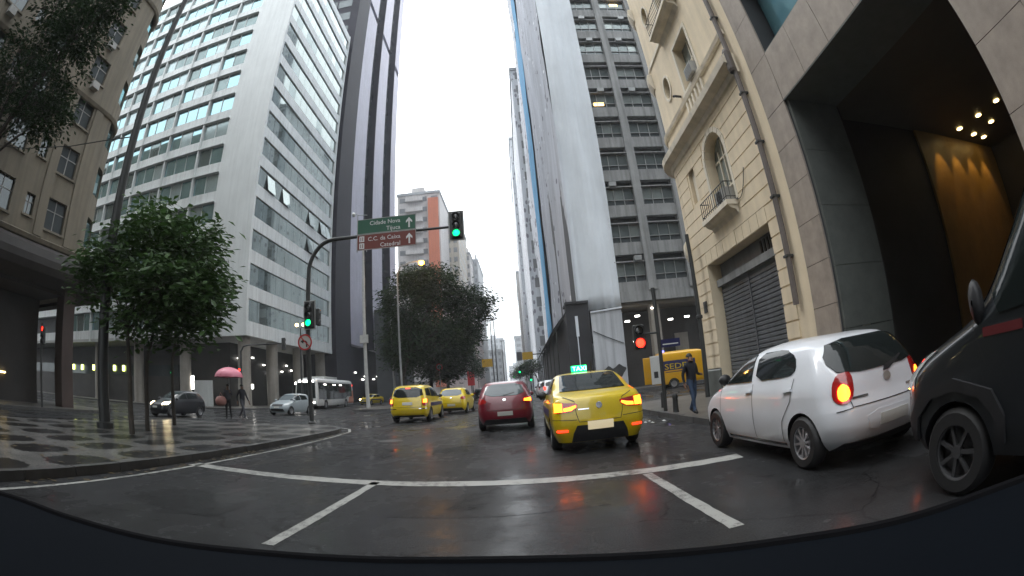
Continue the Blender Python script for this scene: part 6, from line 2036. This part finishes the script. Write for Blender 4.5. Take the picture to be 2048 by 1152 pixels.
M['leafd'] = leaf_mat('leaf_dark', (.02, .042, .014))

def tree(name, label, base, trunk, blobs, size, n, mat, seed, tr=.12, group=None):
    """trunk: list of points; blobs: [(cx,cy,cz,rx,ry,rz,weight)]"""
    rnd = random.Random(seed)
    t = thing(name, label, 'tree', base, group)
    m = MB()
    k = len(trunk)
    m.tube(trunk, [tr * (1 - .45 * i / max(1, k - 1)) for i in range(k)], 9)
    top = Vector(trunk[-1])
    for (cx, cy, cz, rx, ry, rz, w) in blobs:
        c = Vector((cx, cy, cz)); mid = top.lerp(c, .5) + Vector((rnd.uniform(-.2, .2), rnd.uniform(-.2, .2), -.1))
        m.tube([top - Vector((0, 0, .15)), mid, c], [tr * .45, tr * .3, tr * .12], 6)
        for j in range(5):
            q = c + Vector((rnd.uniform(-1, 1) * rx, rnd.uniform(-1, 1) * ry, rnd.uniform(-.6, 1) * rz)) * .75
            m.tube([c.lerp(mid, rnd.random() * .5), c.lerp(q, .6) + Vector((0, 0, .1)), q], [tr * .16, tr * .1, tr * .04], 5)
    m.build('trunk', 'bark', t, 60)
    lv = MB()
    tot = sum(b[6] for b in blobs)
    for (cx, cy, cz, rx, ry, rz, w) in blobs:
        num = int(n * w / tot); made = 0
        while made < num:
            while True:
                v = Vector((rnd.uniform(-1, 1), rnd.uniform(-1, 1), rnd.uniform(-1, 1)))
                if .12 < v.length < 1: break
            v *= (.55 + .45 * rnd.random()) / v.length ** .35
            s_ = 1 + .35 * noise.noise((v.x * 2 + seed, v.y * 2, v.z * 2 + cx))
            cc = Vector((cx + v.x * rx * s_, cy + v.y * ry * s_, cz + v.z * rz * s_))
            q = rnd.randint(5, 11)
            cr = size * rnd.uniform(1.1, 2.0)
            for _ in range(q):
                p = cc + Vector((rnd.gauss(0, 1), rnd.gauss(0, 1), rnd.gauss(0, .7))) * cr * .6
                L_ = size * rnd.uniform(.7, 1.3); Wd = L_ * rnd.uniform(.38, .55)
                out = (p - Vector((cx, cy, cz)))
                d = Vector((out.x + rnd.gauss(0, .6), out.y + rnd.gauss(0, .6), rnd.uniform(-1.2, .35) * max(.3, out.length * .6)))
                d = d.normalized() if d.length > 1e-4 else Vector((1, 0, 0))
                sd_ = d.cross(Vector((rnd.gauss(0, .5), rnd.gauss(0, .5), 1)))
                sd_ = sd_.normalized() if sd_.length > 1e-4 else d.orthogonal().normalized()
                up_ = sd_.cross(d)
                a, b_, c_, e = p, p + d * L_ * .55 + sd_ * Wd * .5 + up_ * L_ * .08, p + d * L_, p + d * L_ * .55 - sd_ * Wd * .5 + up_ * L_ * .08
                lv.quad(a, b_, c_, e)
            made += q
    me = lv.mesh('crown')
    link(me, 'crown', mat, t)
    return t

tree('tree', 'leafy green street tree on the island, nearest, left of the tall pole', (-10.2, 9.2, .1), [(-10.25, 9.2, .1), (-10.35, 9.3, 1.6), (-10.7, 9.5, 3.1)],
     [(-11.2, 9.6, 5.0, 1.5, 1.3, 1.3, 3), (-12.4, 9.5, 5.0, 1.1, 1.0, .9, 2), (-9.6, 9.7, 4.2, 1.2, 1.2, 1.1, 2.5), (-10.4, 10, 5.9, 1.1, 1, .8, 1.5), (-10.4, 9.8, 3.3, 1.6, 1.2, .8, 2), (-13.1, 9.6, 4.6, .8, .8, .9, 1)], .27, 4300, 'leaf', 1, .09)
tree('tree', 'leafy green street tree on the island, middle one with the tallest crown', (-10.9, 10.5, .1), [(-10.9, 10.5, .1), (-10.9, 10.6, 2.2), (-10.6, 10.9, 4.0)],
     [(-11.4, 11.2, 6.6, 1.2, 1.1, 1.0, 2), (-9.7, 11.2, 5.9, 1.3, 1.1, .7, 2.0), (-9.3, 11.0, 4.4, 1.1, 1.1, .9, 2.0), (-9.9, 11.3, 4.5, 1.7, 1.2, 1.4, 3), (-8.9, 10.7, 3.5, .8, .9, .8, 1.2), (-9.8, 11, 3.0, 1.2, 1, .5, 1.0)], .28, 4600, 'leaf', 2, .08)
tree('tree', 'slim dark street tree on the island, farthest, behind the leafy ones', (-12.4, 13.5, .1), [(-12.4, 13.5, .1), (-12.4, 13.5, 2.4), (-12.2, 13.6, 4.0)],
     [(-13.8, 13.6, 5.0, 1.6, 1.3, 1.2, 2.6), (-11.0, 13.6, 4.7, 1.7, 1.2, 1.3, 3), (-11.8, 13.8, 6.4, 1.3, 1.2, 1.0, 2), (-16.0, 13.3, 6.2, 1.2, 1, .8, 1.2)], .28, 3600, 'leaf', 3, .08)
tree('tree', 'dark overhanging tree filling the upper left corner', (-22.9, 5.0, .1), [(-22.9, 5.0, .1), (-22.6, 5.6, 5), (-21.5, 6.6, 9.5)],
     [(-19.5, 8.2, 13.0, 2.6, 2.2, 2.4, 3), (-21.5, 7.0, 14.5, 2.3, 2.4, 2.8, 3), (-18.2, 8.2, 16.0, 2.4, 2.0, 2.2, 3), (-18.0, 8.4, 11.6, 1.3, 1.3, 1.6, 1.3), (-20.5, 7.5, 18.5, 3, 2.5, 2.5, 3), (-16.6, 8.6, 17.6, 1.4, 1.4, 1.2, 1)], .24, 14000, 'leafd', 4, .22)
tree('tree', 'big dark tree on the far median below the orange lamp', (-12.3, 47.0, .1), [(-12.2, 47.0, .1), (-12.0, 47.2, 3.0), (-11.2, 47.8, 5.6)],
     [(-11.6, 48.4, 10.6, 3.2, 3.0, 3.6, 3), (-8.4, 49.5, 12.3, 3.0, 3.0, 3.0, 3), (-5.0, 51.2, 10.4, 2.9, 2.6, 2.6, 2.4), (-9.0, 49.5, 7.0, 4.2, 3.4, 3.0, 3.4), (-12.3, 48, 6.2, 2.4, 2.6, 2.8, 2), (-5.6, 50.5, 7.4, 2.0, 2.2, 1.8, 1.3), (-10.5, 48.5, 13.2, 2.2, 2.2, 1.8, 1.4)], .36, 34000, 'leafd', 5, .32)
tree('tree', 'second dark median tree directly behind the big one', (-11.2, 58, .1), [(-11.2, 58, .1), (-11.1, 58, 2.6), (-11.0, 58.2, 5)],
     [(-11, 58, 8, 4.0, 3.2, 4.0, 3), (-8.0, 58.5, 6.5, 3.0, 3, 3.0, 2), (-13.8, 58, 6.5, 2.4, 2.5, 3.2, 1.6), (-10, 58, 4.0, 3.6, 2.6, 1.8, 1.8)], .4, 15000, 'leafd', 6, .3)
tree('tree', 'third dark median tree farther down the street', (-11.2, 72, .1), [(-11.2, 72, .1), (-11.2, 72, 3), (-11, 72, 5)],
     [(-10.5, 72, 8.5, 4.2, 3.5, 4.2, 3), (-8.2, 73, 5.6, 2.6, 3, 2.4, 1.6), (-12.5, 72, 5, 2.6, 2.6, 2.4, 1.4)], .38, 8000, 'leafd', 7, .3)
tree('tree', 'small green tree behind the red advertising panel', (-8.9, 98, .1), [(-8.9, 98, .1), (-8.9, 98, 3.0)], [(-8.7, 98, 5.6, 1.6, 1.6, 2.2, 1)], .32, 1800, 'leafd', 8, .12)
tree('tree', 'small tree at the right kerb under the yellow overhead sign', (3.2, 95, .1), [(3.2, 95, .1), (3.1, 95, 2.2), (2.8, 95, 3.4)], [(2.0, 95, 5.2, 2.4, 2, 1.8, 2), (.2, 96, 4.6, 1.6, 1.6, 1.2, 1)], .34, 3600, 'leafd', 9, .16)
tree('tree', 'farther hazy tree at the right kerb near the green signal', (2.2, 120, .1), [(2.2, 120, .1), (2.1, 120, 2.6)], [(.6, 120, 5.2, 2.6, 2.2, 2.2, 2), (-1.4, 121, 4.4, 1.6, 1.6, 1.2, 1)], .4, 2600, 'leafd', 10, .16)

# ================================================================ HAZE (rain mist down the street)
hz = MB().box(-140, 120, -60, 700, -1.0, 156)
hm = bpy.data.materials.new('rain_haze'); hm.use_nodes = True
ht = hm.node_tree; ht.nodes.clear()
ho_ = ht.nodes.new('ShaderNodeOutputMaterial'); pv = ht.nodes.new('ShaderNodeVolumePrincipled')
pv.inputs['Color'].default_value = (.93, .96, 1.0, 1)
pv.inputs['Density'].default_value = .0006
ht.links.new(pv.outputs[0], ho_.inputs['Volume'])
M['haze'] = hm
HAZE = struct(hz.build('haze', 'haze'), 'stuff')
